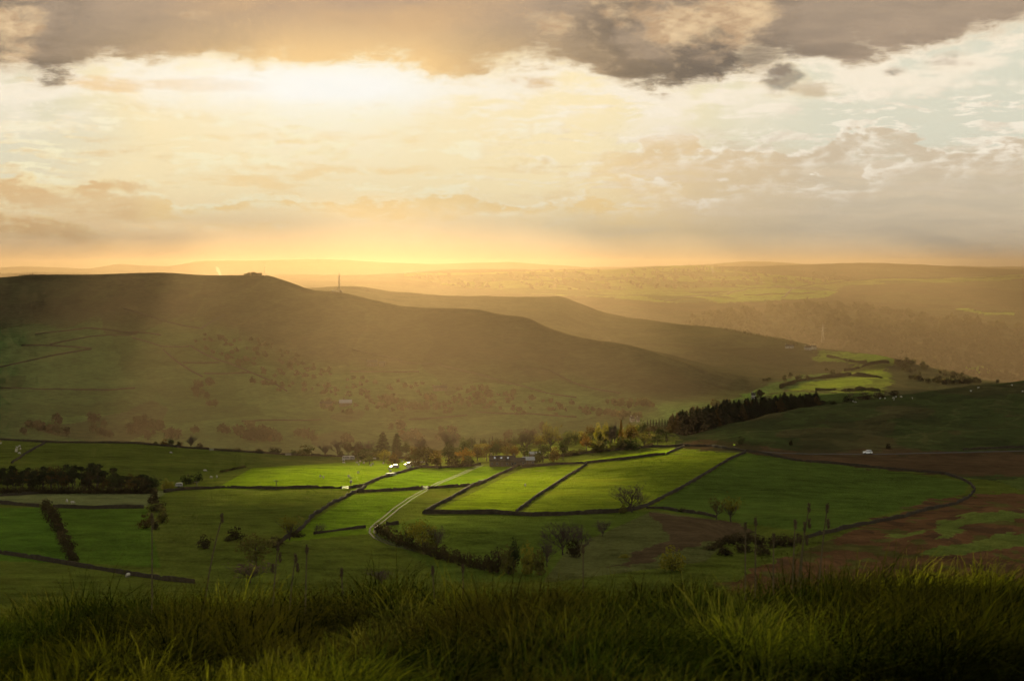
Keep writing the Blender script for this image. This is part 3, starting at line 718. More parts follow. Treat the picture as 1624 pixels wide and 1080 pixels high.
def bush_shape(seed, w=1.2, n=420):      # 10 units tall dense to the ground
    r = random.Random(seed); R = 5 * w; bl = []
    for k in range(8):
        t = 2 * math.pi * k / 8; q = r.uniform(.3, .62) * R
        bl.append((math.cos(t) * q, math.sin(t) * q, r.uniform(2.2, 5.6), R * r.uniform(.36, .52), R * r.uniform(.36, .52), r.uniform(2.2, 3.4)))
    bl.append((0, 0, 6.3, R * .55, R * .55, 3.5)); mb = MB(); limbs(mb, bl[:5], 8, .22, seed); return mb, leaf_cloud(bl, n, .62, seed)
def conifer_shape(seed, w=.42, n=700):
    r = np.random.default_rng(seed); t = r.random(n) ** .75; z = 1.0 + t * 9.0; th = r.random(n) * 2 * np.pi
    ring = 0.85 + .14 * np.sin(z * 4.5) + .14 * np.sin(th * 4 + seed + z); R = 5 * w * (1 - t) ** (.8 if w < .55 else .45) * ring + .05; q = R * r.random(n) ** .35
    p = np.stack([np.cos(th) * q, np.sin(th) * q, z], 1)
    a = np.stack([np.cos(th), np.sin(th), -.35 + 0 * th], 1); b = np.stack([-np.sin(th), np.cos(th), r.normal(size=n) * .3], 1)
    s = (.20 + .35 * (1 - t))[:, None] * (.6 + .8 * r.random((n, 1)))
    V = np.stack([p - a * s, p - b * s * .5, p + a * s, p + b * s * .5], 1).reshape(-1, 3); V[:, 2] = np.minimum(V[:, 2], 10.1)
    mb = MB(); mb.tube((0, 0, -.4), (0, 0, 9.6), .17, .03, 6)
    for k in range(14):
        zz = 1.5 + k * .55; tt = k * 2.4; rr = 5 * w * (1 - (zz - 1) / 9) ** .8 * .8; mb.tube((0, 0, zz), (math.cos(tt) * rr, math.sin(tt) * rr, zz - .25), .04, .015, 3)
    return mb, (V, np.arange(4 * n).reshape(n, 4))
def pine_shape(seed, n=700):
    r = random.Random(seed); bl = []
    for k in range(11):
        z = r.uniform(4.5, 9.0); q = r.uniform(.2, 1.9) * (1.15 - (z - 4) / 9); t = r.uniform(0, 6.28)
        bl.append((math.cos(t) * q, math.sin(t) * q, z, r.uniform(.9, 1.6), r.uniform(.9, 1.6), r.uniform(.5, .9)))
    bl.append((0, 0, 9.1, 1.1, 1.1, .8)); mb = MB(); limbs(mb, bl, 11, .2, seed); return mb, leaf_cloud(bl, n, .36, seed, .4)
def bare_shape(seed, w=.8, upright=.5, fine=1.0):
    """trunk and limbs as one mesh, fine twigs as the crown"""
    r = random.Random(seed); mb = MB(); tw = []
    def side(d, r, k=1.0):
        v = Vector((r.uniform(-1, 1), r.uniform(-1, 1), r.uniform(-.25, .6))).normalized(); o = d * 1.0 + v * .95 * k; o.z += .10; return o.normalized()
    def grow(p, d, ln, rad, lv):
        n = 3 if lv < 4 else 2; q = p
        for k in range(n):
            d = (d + Vector((r.uniform(-1, 1), r.uniform(-1, 1), r.uniform(-.25, .4))) * .17).normalized(); e = q + d * ln / n
            if lv < 4: mb.tube(q, e, rad * (1 - .22 * k), rad * (1 - .22 * (k + 1)), 5 if lv < 2 else 3)
            else: tw.append((q, e, max(rad, .018)))
            q = e
            if lv >= 1 and lv < 6 and (k < n - 1) and r.random() < .8: grow(q, side(d, r, 1.1), ln * r.uniform(.45, .65), rad * .5, lv + 1)
        if lv < 6:
            for _ in range(2 + (r.random() < .3 * fine)): grow(q, side(d, r, .8), ln * r.uniform(.6, .82), rad * .6, lv + 1)
    grow(Vector((0, 0, -.4)), Vector((0, 0, 1)), 2.2, .30, 0)
    for k in range(5):      # main limbs leave the bole low and sweep out
        t = k * 1.26 + r.uniform(-.4, .4); z = r.uniform(1.2, 2.2); grow(Vector((0, 0, z)), Vector((math.cos(t) * .95 * w, math.sin(t) * .95 * w, r.uniform(.5, 1.2))).normalized(), r.uniform(1.8, 2.7), .15, 1)
    V = []; Fq = []
    for a, b, wd in tw:
        u = (b - a).cross(Vector((r.uniform(-1, 1), r.uniform(-1, 1), r.uniform(-1, 1)))).normalized() * wd
        o = len(V); V += [a - u, a + u, b + u * .4, b - u * .4]; Fq.append((o, o + 1, o + 2, o + 3))
    zs = max(v[2] for v in V); k = 10.0 / zs; xs = sorted(abs(v[0]) for v in V)[int(len(V) * .96)]; kx = 4.2 / xs
    mb.v = [(v[0] * kx, v[1] * kx, v[2] * k) for v in mb.v]
    return mb, (np.array([(v[0] * kx, v[1] * kx, v[2] * k) for v in V]), np.array(Fq))
SHAPES = {}
def proto(kind, colr, var):
    key = (kind, colr, var)
    if key in SHAPES: return SHAPES[key]
    base = SHAPES.get((kind, None, var))
    if base is None:
        f = {'round': lambda: round_tree(10 + var, (.95, 1.1, .8)[var % 3]), 'bush': lambda: bush_shape(30 + var, (1.0, 1.3, .9)[var % 3]), 'conifer': lambda: conifer_shape(50 + var, (.46, .52, .42)[var % 3], 850),
             'cypress': lambda: conifer_shape(60 + var, .60, 1500), 'pine': lambda: pine_shape(70 + var), 'bare': lambda: bare_shape(90 + var, (.85, .7, 1.0)[var % 3]),
             'sparse': lambda: None}[kind]
        if kind == 'sparse':      # bare limbs that keep some of their leaves
            mb, tw = bare_shape(120 + var, .9, .4, .7); V = tw[0]; r = np.random.default_rng(var); pick = r.choice(len(V), 620)
            p = V[pick] + r.normal(size=(620, 3)) * .15; a = r.normal(size=(620, 3)) * .17; b = r.normal(size=(620, 3)) * .17
            lv = np.stack([p - a, p - b, p + a, p + b], 1).reshape(-1, 3)
            base = (mb.mesh('trunk', BARK), lv, np.arange(4 * 620).reshape(620, 4))
        else:
            mb, (V, Fq) = f(); base = (mb.mesh('trunk', BARK), V, Fq)
        SHAPES[(kind, None, var)] = base
    cm = np_mesh('crown', base[1], base[2], TWIG if (kind == 'bare') else LEAF[colr])
    SHAPES[key] = (base[0], cm); return SHAPES[key]
TN = {'round': 'broadleaf_tree', 'bush': 'bush', 'conifer': 'conifer', 'cypress': 'conifer', 'pine': 'pine_tree', 'bare': 'bare_tree', 'sparse': 'thin_leaved_tree'}
def tree(kind, colr, px, row, top, wpx, label, group=None, d=None, parts=True, dr=(470, 1420)):
    """stand a tree where the photo has its foot (px,row) or at distance d, tall enough to reach row `top`, wpx wide"""
    p = at(px, d) if d else hit(px, row, *dr)
    h = (p.y * (HY - top) / F) - p.z; h = max(h, 1.0); wd = wpx / F * p.y
    nat = {'round': 9.5, 'bush': 11, 'conifer': 4.4, 'cypress': 6.0, 'pine': 5.2, 'bare': 8.5, 'sparse': 8.5}[kind]
    sz = h / 10.0; sx = wd / nat * (1.25 if kind in ('round', 'bush', 'pine') else 1.1)
    var = rv.randrange(3); tr, cr = proto(kind, colr, var)
    o = thing(TN[kind], label, 'bush' if kind == 'bush' else 'tree', p - Vector((0, 0, .1)), rv.uniform(0, 6.28), group, (sx, sx, sz))
    link('trunk', tr, o); link('crown', cr, o)
    return o
rv = random.Random(5)

# ------------------------------------------------------------------ dry stone walls
def polyline(pts, step, dr):
    P = []
    for (a, b) in zip(pts[:-1], pts[1:]):
        p = hit(*a, *dr); q = hit(*b, *dr); n = max(1, int((q - p).length / step))
        for k in range(n): t = k / n; x = p.x + (q.x - p.x) * t; y = p.y + (q.y - p.y) * t; P.append(Vector((x, y, ground_z(x, y))))
    P.append(hit(*pts[-1], *dr)); return P
def sweep(P, prof, jit, seed=0):
    r = random.Random(seed); V = []; Fq = []; n = len(prof)
    for i, p in enumerate(P):
        t = (P[min(i+1, len(P)-1)] - P[max(i-1, 0)]); t.z = 0; t.normalize(); s = Vector((t.y, -t.x, 0))
        j = r.uniform(-jit, jit); dip = -jit * 5 if r.random() < .05 else 0
        lw = jit * 1.3 * (math.sin(i * .13 + seed) + math.sin(i * .41 + seed * 2)); j += lw
        for (u, z) in prof: V.append(p + s * (u + lw * 1.5 + r.uniform(-.03, .03)) + Vector((0, 0, z + (j + dip + r.uniform(-.04, .04) if z > .3 else 0))))
    for i in range(len(P) - 1):
        for k in range(n - 1): a = i * n + k; Fq.append((a, a + 1, a + n + 1, a + n))
    Fq.append(tuple(range(n))); Fq.append(tuple(range((len(P)-1)*n + n - 1, (len(P)-1)*n - 1, -1)))
    return V, Fq
wn = [0]
def wall(pts, label, h=1.35, dr=(470, 1420), step=1.2, wd=.27, name='dry_stone_wall', cat='wall', group=None, mat=None, jit=.09):
    wn[0] += 1; h *= .86 if dr[0] < 1000 else 1; P = polyline(pts, step, dr)
    V, Fq = sweep(P, [(-wd - .08, -.5), (-wd, .35), (-wd * .72, h - .1), (-wd * .3, h), (wd * .35, h), (wd * .72, h - .1), (wd, .35), (wd + .08, -.5)], jit, wn[0])
    me = D.meshes.new(name); c = P[0]; me.from_pydata([v - c for v in V], [], Fq); me.materials.append(mat or STONE); o = link(name, me); o.location = c
    return tag(o, label, cat, group)
WL = [
 ([(-90, 694), (0, 698), (71, 702), (178, 703), (252, 707), (332, 713)], 'dark stone wall along the far brow of the left fields, before the open valley', 1.5),
 ([(339, 714.5), (400, 718), (456, 722), (524, 724), (592, 726), (660, 727)], 'stone wall running below the two dark conifers to the farm trees', 1.5),
 ([(18, 735), (44, 718), (70, 704)], 'short wall climbing from the left wood to the far brow', 1.3),
 ([(-90, 792), (0, 787), (60, 783), (154, 781), (228, 783)], 'low wall along the near foot of the left wood', 1.1),
 ([(-90, 795), (0, 799), (62, 804)], 'wall at the left edge under the strip of rough pale pasture, ending at the shrub hedge', 1.4),
 ([(84, 805), (148, 807), (228, 806)], 'level wall between the shrub hedge and the bushes, below rough pale pasture', 1.4),
 ([(259, 781), (290, 777), (355, 774), (438, 776), (542, 775)], 'long wall at the near foot of the sunlit field, ending at the gate', 1.35),
 ([(553, 775), (575, 772), (607, 758), (649, 746), (678, 739)], 'wall curving up from the gate along the edge of the farmyard slope', 1.4),
 ([(580, 773), (566, 780), (530, 798), (498, 818), (474, 844), (436, 866)], 'wall slanting down from the gate to the bushes by the big oak', 1.3),
 ([(566, 781), (616, 779), (670, 775.5)], 'wall left of the farm track, ending at the track opening', 1.4),
 ([(679, 775), (755, 770), (770, 765)], 'wall right of the farm track opening', 1.4),
 ([(672, 815), (708, 795), (750, 771), (770, 764), (794, 752), (820, 740), (838, 736)], 'wall climbing on the slant to the stone farm buildings', 1.4),
 ([(672, 815), (726, 815), (785, 815), (844, 818.5), (889, 817.5), (933, 815), (984, 812.5), (1007, 809), (1025, 804)], 'long level wall across the middle fields, passing under the bare tree', 1.6),
 ([(828, 741), (889, 737), (930, 735), (990, 729), (1037, 723), (1055, 721.5)], 'wall along the near edge of the bright narrow strip field', 1.5),
 ([(1057, 721.5), (1072, 714), (1087, 707)], 'short wall closing the right end of the strip field', 1.3),
 ([(818, 814), (853, 787), (880, 770), (901, 755.5), (930, 737)], 'slanting wall, first of two that climb from the long level wall', 1.4),
 ([(1025, 804), (1055, 788), (1096, 766), (1126, 748), (1155, 730), (1182, 718)], 'straight slanting wall from the bare tree up to the road', 1.4),
 ([(1025, 806), (1052, 807), (1081, 812), (1114, 816), (1135, 821)], 'low broken wall along the top of the rough brown ground', 1.1),
 ([(1028, 709.6), (1084, 707.5), (1129, 708.5), (1155, 712.5), (1185, 717), (1200, 718), (1263, 731), (1326, 736), (1389, 742.5), (1452, 748), (1499, 752), (1524, 760), (1540, 769), (1547, 777)],
  'top wall of the large right fields, under the road and the brown bracken', 1.4),
 ([(1547, 778), (1535, 790), (1518, 799), (1467, 810), (1433, 821), (1376, 831), (1326, 843), (1279, 853)], 'wall along the lower edge of the large right field, above the reddish bracken', 1.3),
 ([(800, 736), (859, 727.5), (918, 721), (978, 714.5), (1028, 710)], 'dark wall at the feet of the farm trees, behind the bright strip field', 1.5),
 ([(-90, 868), (0, 878), (59, 887), (133, 900), (207, 912), (267, 921), (308, 927)], 'lowest wall, sloping down behind the foreground grass on the left', 1.3),
 ([(498, 847), (542, 841), (579, 837)], 'short length of wall by the small round bare tree', .9),
 ([(661, 741.5), (696, 742.5), (747, 739.5), (762, 737)], 'wall under the autumn trees left of the farm buildings', 1.3),
 ([(1527, 714), (1570, 712), (1624, 710), (1700, 708)], 'dark roadside wall at the far right, above the road', 1.3),
 ([(612, 833), (631, 831.5)], 'stub of wall behind the hedge at the track bend', 1.2)]
for a in WL: wall(*a)
# walls across the valley
FW = [([(0, 583), (76, 566), (145, 554)], 'faint wall slanting over the left flank of the long ridge'), ([(145, 553), (79, 548.6), (34, 548.6)], 'faint level wall meeting the slanting one on the left flank'),
 ([(79, 547), (138, 535), (221, 528), (255, 532)], 'faint curved wall at the top of the ridge pastures'), ([(210, 536), (255, 550), (300, 550)], 'faint angled wall round a ridge field, left of centre'),
 ([(259, 555), (321, 598)], 'faint wall running straight down the ridge pastures'), ([(290, 576), (348, 575)], 'upper of two short level walls on the ridge pastures'), ([(324, 593), (400, 591.7)], 'lower of two short level walls on the ridge pastures'),
 ([(302, 549), (379, 583), (455, 621)], 'long faint wall descending the ridge toward the valley farm'), ([(383, 669), (510, 666)], 'level field wall in the valley bottom left of the farm'), ([(0, 616), (214, 616)], 'faint level wall low on the left flank of the ridge'),
 ([(55, 531), (134, 521), (220, 527)], 'topmost faint wall between moor and pasture on the left flank'), ([(196, 490), (269, 512), (317, 521)], 'faint moorland wall that meets the pale hill path'),
 ([(634, 574), (693, 578), (769, 597), (845, 618), (914, 631)], 'wall along a spur of the ridge above the middle farmstead'), ([(555, 590), (665, 590)], 'level wall below the upper ridge farmstead'), ([(648, 666), (741, 659)], 'field wall at the bottom of the misty valley, centre'),
 ([(755, 654), (845, 657), (914, 662)], 'field wall over the palest valley pasture'), ([(821, 586), (872, 588), (983, 624)], 'faint wall descending the right end of the long ridge'), ([(558, 555), (638, 573)], 'faint wall above the upper ridge farmstead')]
for p, l in FW: wall(p, l, 1.5, (1800, 3000), 9, .6)
HEDGE = leaf_mat('hedge', (.045, .040, .018))
for p, l in (([(1234, 616), (1264, 606), (1307, 600), (1346, 596), (1369, 597), (1396, 600)], 'dark hedge above the largest lit valley field'), ([(1338, 589), (1355, 586), (1376, 579), (1410, 576)], 'dark hedge slanting between two lit fields'),
             ([(1312, 566), (1355, 575), (1376, 577)], 'dark hedge under the topmost lit field of the second ridge'), ([(1293, 620), (1320, 619), (1348, 621), (1400, 622)], 'hedge along the bottom of the largest lit valley field')):
    wall(p, l, 3.2, (1700, 3100), 5, 1.6, 'hedge', 'hedge', mat=HEDGE, jit=.8)
for k, (p, l) in enumerate((([(1054, 478), (1120, 470)], 'left'), ([(1120, 470), (1200, 457)], ''), ([(1180, 468), (1310, 466)], ''), ([(1132, 433), (1128, 424)], ''), ([(1060, 452), (1190, 446)], ''), ([(1200, 457), (1340, 446), (1480, 441), (1620, 438)], ''), ([(1240, 472), (1262, 456)], ''), ([(960, 445), (1090, 436)], ''))):
    names = ['first field wall of the lit pastures on the far hill', 'wall slanting across the lit pastures of the far hill', 'level wall through the lit pastures of the far hill', 'wall dropping from the far skyline pasture',
             'wall above the lit pastures of the far hill', 'long wall under the moor of the far hill', 'short cross wall in the lit pastures of the far hill', 'wall in the golden haze left of the far hill']
    wall(p, names[k], 2.0, (4200, 7600), 30, 1.2)

# ------------------------------------------------------------------ tracks and road (sheets laid on the ground)
def ribbon(pts, off, wd, name, mat, dr=(470, 1420), lift=.05, step=1.5):
    P = polyline(pts, step, dr); V = []; Fq = []
    for i, p in enumerate(P):
        t = (P[min(i+2, len(P)-1)] - P[max(i-2, 0)]); t.z = 0; t.normalize(); s = Vector((t.y, -t.x, 0))
        for e in (-wd / 2, wd / 2):
            q = p + s * (off + e); V.append((q.x, q.y, ground_z(q.x, q.y) + lift))
    for i in range(len(P) - 1): Fq.append((2*i, 2*i+1, 2*i+3, 2*i+2))
    me = D.meshes.new(name); me.from_pydata(V, [], Fq); me.materials.append(mat); o = link(name, me); o['kind'] = 'structure'; return o
EARTH = flat_mat('track_earth', (.036, .033, .018), .95, .35, 1.0); TARMAC = flat_mat('tarmac', (.042, .038, .032), .95, .2, 1.0)
TRK = [(764, 737.5), (745, 745), (700, 764), (675, 776.5), (650, 791), (625, 809), (607, 824), (598, 831)]
TRK2 = [(598, 831), (591, 837), (589.5, 844), (596, 852), (612, 859.5), (640, 868), (690, 881), (740, 894), (770, 902)]
for off in (-.85, .85):
    ribbon(TRK, off, .42, 'track', EARTH); ribbon(TRK2, off * .8, .6, 'track', EARTH, step=1.0)
ribbon([(1152, 711), (1180, 714.5), (1240, 718.5), (1290, 720), (1376, 720), (1450, 719), (1540, 717), (1700, 714)], 0, 4.2, 'road', TARMAC, lift=.06)
ribbon([(318, 522), (325, 517), (340, 508), (357, 499)], 0, 5.0, 'path', EARTH, (1800, 3000), .3, 8)
# ------------------------------------------------------------------ trees by the farm, in the fields, and on the brow
T = tree
G1 = None
for a in [
 ('bush', 'olive', 247, 706.5, 698, 9, 'small olive shrub at the left of the row on the far wall'), ('bush', 'orange', 261, 707.5, 695, 12, 'small orange tree above the far wall left of the bare one'),
 ('round', 'dark', 271, 708, 694, 11, 'dark green tree above the far wall, beside the small orange one'), ('bush', 'rust', 284, 709, 698, 14, 'rusty bush on the far wall left of the small bare tree'),
 ('bare', 'grey', 303, 711, 687, 17, 'small bare tree standing against the misty valley on the far wall'), ('bush', 'brown', 316, 711.5, 701, 12, 'brown bush just right of the small bare tree on the brow'),
 ('bush', 'brown', 327, 712.5, 708, 10, 'low brown scrub by the gap in the far wall'), ('bush', 'olive', 360, 715, 709, 11, 'low hazy bush beyond the gap in the far wall'), ('bush', 'olive', 376, 716, 709, 16, 'wide low hazy bush beyond the far wall'),
 ('bush', 'rust', 411, 718, 710, 14, 'low orange bush on the far wall before the domed bush'), ('bush', 'dark', 436, 720, 707, 24, 'dark domed bush on the far wall'), ('bush', 'green', 464, 722, 711, 9, 'small green bush right of the dark dome'),
 ('bush', 'olive', 484, 723, 703, 22, 'olive tree at the left end of the farm trees'), ('bare', 'grey', 516, 724, 702, 22, 'bare tree at the left end of the farm trees'), ('bush', 'dark', 541, 724.5, 712, 12, 'small dark bush under the first bare farm tree'),
 ('bare', 'grey', 536, 724, 693, 22, 'taller bare tree left of the two dark conifers'), ('round', 'brown', 552, 725, 698, 20, 'brown tree, two left of the dark conifers'), ('round', 'brown', 568, 725, 699, 22, 'brownish green tree just left of the conifers'),
 ('bare', 'grey', 583, 725, 696, 26, 'bare twiggy tree leaning on the left conifer'), ('bush', 'dark', 590, 726, 708, 22, 'dark undergrowth at the foot of the left conifer'), ('cypress', 'conifer', 607, 726.5, 685, 25, 'left of two dense dark conifers that stand above the bright field'),
 ('cypress', 'conifer', 629, 726.5, 687, 22, 'right of two dense dark conifers that stand above the bright field'), ('round', 'dark', 644, 727, 698, 17, 'dark tree just right of the two dense conifers'),
 ('bush', 'rust', 656, 728, 702, 17, 'rusty bush between the conifers and the tall bare tree'), ('bare', 'grey', 669, 727, 687, 26, 'tall bare tree over the brown thicket'), ('round', 'brown', 676, 739, 705, 34, 'big brown tree at the left of the farm thicket'),
 ('bush', 'rust', 692, 741, 711, 22, 'rust-brown bush in the middle of the farm thicket'), ('bush', 'brown', 660, 740, 724, 22, 'dark brown undergrowth beside the farmyard clutter'), ('bare', 'grey', 713, 722, 679, 24, 'highest bare tree behind the dark rounded trees'),
 ('round', 'dark', 711, 733, 699, 27, 'dark rounded tree in front of the highest bare tree'), ('round', 'dark', 735, 730, 693, 22, 'dark rounded tree behind the bright orange one'), ('round', 'orange', 737, 737, 709, 24, 'bright orange treetop over the dark thicket'),
 ('bush', 'brown', 722, 741, 718, 26, 'brown bush under the bright orange treetop, left'), ('bush', 'dark', 742, 739.5, 721, 22, 'dark bush under the bright orange treetop, beside the track end'), ('round', 'rust', 757, 731, 702, 20, 'rust-red tree left of the farmhouse roof'),
 ('round', 'rust', 772, 731, 703, 19, 'rust-red tree behind the left end of the farmhouse'), ('round', 'dark', 787, 731, 698, 21, 'dark green round tree behind the farmhouse'), ('round', 'rust', 804, 731, 702, 18, 'orange-brown tree behind the middle of the farmhouse'),
 ('round', 'orange', 816, 731, 704, 16, 'orange tree behind the right end of the farmhouse'), ('round', 'dark', 832, 726, 705, 18, 'small dark tree behind the pale-roofed shed'), ('bare', 'grey', 834, 716, 679, 24, 'wind-bent bare tree against the valley right of the farmhouse'),
 ('round', 'dark', 861, 734, 700, 24, 'dark tree just right of the pale-roofed shed'), ('bush', 'rust', 879, 732, 706, 18, 'rusty bush between two dark trees right of the farm'), ('round', 'dark', 893, 730, 695, 18, 'tall dark oval tree over the strip field'),
 ('sparse', 'olive', 873, 716, 667, 30, 'tallest half-bare tree standing clear above the farm'), ('bush', 'brown', 848, 734, 722, 20, 'low brown hedge bush beside the pale-roofed shed'),
 ('round', 'dark', 902, 706, 681, 11, 'small dark tree on the skyline right of the tallest tree'), ('round', 'dark', 913, 706, 684, 10, 'second small dark skyline tree, beside bright pasture'), ('bush', 'rust', 925, 704, 684, 11, 'small rusty skyline tree above the bright pasture'),
 ('round', 'dark', 935, 704, 685, 15, 'dark skyline tree left of the yellow-green pair'), ('round', 'yellow', 949, 712, 668, 15, 'left one of the tall yellow-green pair'), ('round', 'yellow', 961, 710, 667, 15, 'right one of the tall yellow-green pair'),
 ('round', 'dark', 952, 714, 682, 13, 'dark tree in front of the yellow-green pair'), ('round', 'orange', 930, 716, 690, 24, 'orange-topped bush above the hedge of the strip field'), ('bush', 'olive', 950, 717, 693, 32, 'wide olive bush beside the orange-topped one'),
 ('bare', 'grey', 975, 708, 663, 12, 'tall thin bare tree right of the yellow-green pair'), ('bare', 'grey', 969, 711, 670, 14, 'shorter bare tree beside the tall thin one'), ('conifer', 'orange', 985, 708, 664, 12, 'golden larch beside the orange dome'),
 ('round', 'rust', 1000, 706, 668, 27, 'orange-brown domed tree right of the golden larch'), ('round', 'dark', 1018, 697, 665, 16, 'dark round tree between the orange dome and the small conifers'), ('bush', 'olive', 988, 711, 690, 24, 'hazy olive bush under the golden larch'),
 ('bush', 'dark', 1001, 713, 692, 34, 'large dark domed bush over the strip field'), ('bush', 'dark', 984, 713, 691, 12, 'narrow dark bush left of the large domed one'), ('sparse', 'olive', 1022, 709, 680, 22, 'thin olive tree right of the large domed bush'),
 ('round', 'dark', 1043, 706, 686, 20, 'dark round tree below the small green paddock'), ('bush', 'brown', 1030, 708, 698, 13, 'small dark bush left of the dark round paddock tree'), ('conifer', 'conifer', 1057, 702, 686, 7, 'tiny conifer between the paddock tree and the plantation'),
 ('bush', 'olive', 968, 715, 700, 16, 'low olive bush in the hedge of the strip field'), ('bush', 'brown', 912, 722, 712, 18, 'low brown bush at the end of the yellow patch'),
 # brow right of the plantation
 ('bush', 'dark', 1320, 641, 634, 18, 'low dark bush just right of the plantation'), ('bush', 'dark', 1345, 638, 626, 20, 'black domed bush on the brow of the right hill'), ('bush', 'brown', 1372, 634, 622, 22, 'brown domed bush on the brow of the right hill'),
 ('bush', 'brown', 1395, 631, 621, 16, 'small brown bush on the brow beside the domed one'), ('bush', 'brown', 1418, 628, 618, 18, 'last brown bush on the brow of the right hill'), ('bush', 'dark', 1175, 705, 689, 9, 'lone dark thorn bush on the lower right hill'),
 ('bush', 'brown', 1254, 706, 695, 9, 'dim shrub on the lower right hill'), ('bush', 'brown', 1409, 712, 700, 9, 'dim shrub above the road right of the white car'),
 # fields
 ('bush', 'dark', 299, 768, 750, 20, 'dark round tree, larger of two right of the left wood'), ('bush', 'dark', 315, 763.5, 747, 14, 'dark round tree, smaller of two right of the left wood'),
 ('bush', 'yellow', 262, 776, 757, 14, 'yellow bush, left of the two at the end of the wood'), ('bush', 'yellow', 272, 777, 762, 11, 'small bright yellow bush at the right end of the wood'),
 ('bush', 'brown', 243, 799, 774, 22, 'brown bush at the end of the left wood'), ('bush', 'olive', 257, 830, 795, 22, 'olive bush on the field corner below the wood'), ('bush', 'brown', 249, 812, 790, 22, 'brown bush joining the wood and the field corner'),
 ('bush', 'rust', 232, 838, 810, 22, 'rusty round bush on the field corner'), ('bush', 'brown', 246, 840, 820, 15, 'shaded bush behind the rusty round one'),
 ('bush', 'brown', 324, 870, 845, 21, 'lone round brown thorn tree in the lower left field'), ('bush', 'brown', 374, 857, 831, 20, 'second brown thorn tree, nearer the big oak'), ('bush', 'brown', 362, 858, 848, 16, 'scrub at the foot of the second thorn tree'),
 ('round', 'olive', 406, 899, 843, 50, 'big oak with orange-edged crown in the lower left field'), ('sparse', 'grey', 396, 936, 884, 56, 'grey-brown half-bare tree below the big oak'), ('bush', 'brown', 437, 868, 847, 22, 'brown bush right of the big oak'),
 ('sparse', 'yellow', 459, 856, 808, 34, 'thin yellowing tree at the foot of the slanting wall'), ('bush', 'brown', 470, 852, 838, 20, 'brown scrub beside the thin yellowing tree'), ('bare', 'grey', 506, 847, 828, 14, 'very small round bare tree alone in the field'),
 ('sparse', 'yellow', 653, 868, 818, 34, 'left half of the bright yellow-green tree in the track hedge'), ('round', 'yellow', 670, 872, 822, 34, 'bright yellow-green tree rising from the track hedge'), ('bush', 'olive', 683, 876, 840, 20, 'dull green bush right of the bright track tree'),
 ('bare', 'grey', 692, 874, 830, 22, 'bare twiggy tree right of the bright track tree'),
 ('bare', 'grey', 604, 936, 898, 42, 'bare treetop just above the grass, left of centre'), ('bare', 'grey', 1002, 812, 764, 40, 'large bare tree on the long level wall'), ('bush', 'olive', 988, 814, 795, 12, 'ivy bush at the foot of the large bare tree'),
 ('bare', 'grey', 893, 880, 820, 42, 'tall bare tree just above the foreground grass'), ('bare', 'grey', 919, 882, 826, 28, 'bare tree right of the tall one above the grass'), ('bare', 'grey', 868, 898, 848, 22, 'thin bare tree left of the tall one above the grass'),
 ('bare', 'grey', 956, 851, 822, 18, 'small cone-shaped bare tree in the lower field'), ('bush', 'brown', 911, 884, 853, 24, 'dark bush under the pair of bare trees'),
 ('bush', 'yellow', 1066, 905, 862, 40, 'pale yellow-green bush rising behind the foreground grass'), ('bush', 'yellow', 990, 884, 877, 16, 'tiny yellow bush in the lower field'),
 ('sparse', 'olive', 1137, 824, 783, 24, 'left one of the twin thin trees below the large right field'), ('sparse', 'yellow', 1159, 827, 779, 32, 'right one of the twin thin trees, with a yellow top'), ('bush', 'brown', 1081, 812, 803, 15, 'low brown bush on the broken wall'),
 ('bush', 'olive', 806, 910, 858, 32, 'grey-green bush in the clump above the grass, centre'), ('bush', 'brown', 788, 908, 864, 26, 'brown bush at the left of the central clump'), ('round', 'dark', 815, 910, 848, 22, 'dark tree in the middle of the central clump'),
 ('bush', 'yellow', 838, 910, 852, 30, 'yellow-topped bush at the right of the central clump'), ('bush', 'olive', 856, 912, 866, 22, 'dull bush closing the central clump'),
]: T(*a)
for k in range(44):
    px = 566 + k * 11.3 + rv.uniform(-4, 4); base = float(L['sky'][1](px)) + 3 + (k % 3) * 4; c_ = ('brown', 'olive', 'brown', 'green', 'rust', 'dark', 'yellow')[k * 5 % 7]
    if 770 < px < 850: base = float(L['sky'][1](px)) + 4
    T('bush' if k % 2 else 'round', c_, px, base, base - rv.uniform(11, 22), rv.uniform(17, 28), {'brown': 'brown', 'olive': 'olive', 'green': 'green', 'rust': 'russet', 'dark': 'dark', 'yellow': 'yellow-green'}[c_] + ' tree or bush filling the belt behind the farm',
      'filling ' + c_ + ' trees of the belt behind the farm')
# tree rows whose members nothing tells apart
for k, px in enumerate((748, 753, 762, 768, 776, 781, 788, 794, 800, 809, 815, 822)):
    T('conifer' if k % 3 else 'round', 'conifer', px, 0, 691 + (k * 7 % 5), 7 if k % 3 else 12, 'small dark tree on the brow behind the farmhouse', 'small trees on the brow behind the farmhouse', d=1200 + (k % 3) * 14)
for k in range(10): T('conifer', 'conifer', 1027 + k * 4.6, 0, 662 + (k * 5 % 4) + (2 if k < 2 else 0), 7, 'small dark conifer in the row left of the plantation', 'small conifer row left of the plantation', d=1210 + (k % 3) * 12)
for k in range(7): T('bush', 'rust', 1020 + k * 7, 0, 676 + k % 2, 10, 'low rusty bush on the brow above the green paddock', 'rusty bushes above the paddock', d=1175)
tops = line([(1060, 662), (1070, 653), (1085, 650), (1100, 646), (1120, 642), (1135, 640), (1155, 633), (1175, 634), (1190, 631), (1205, 628), (1220, 630), (1232, 626), (1245, 623), (1262, 626), (1280, 624), (1292, 621), (1300, 627), (1310, 640)])
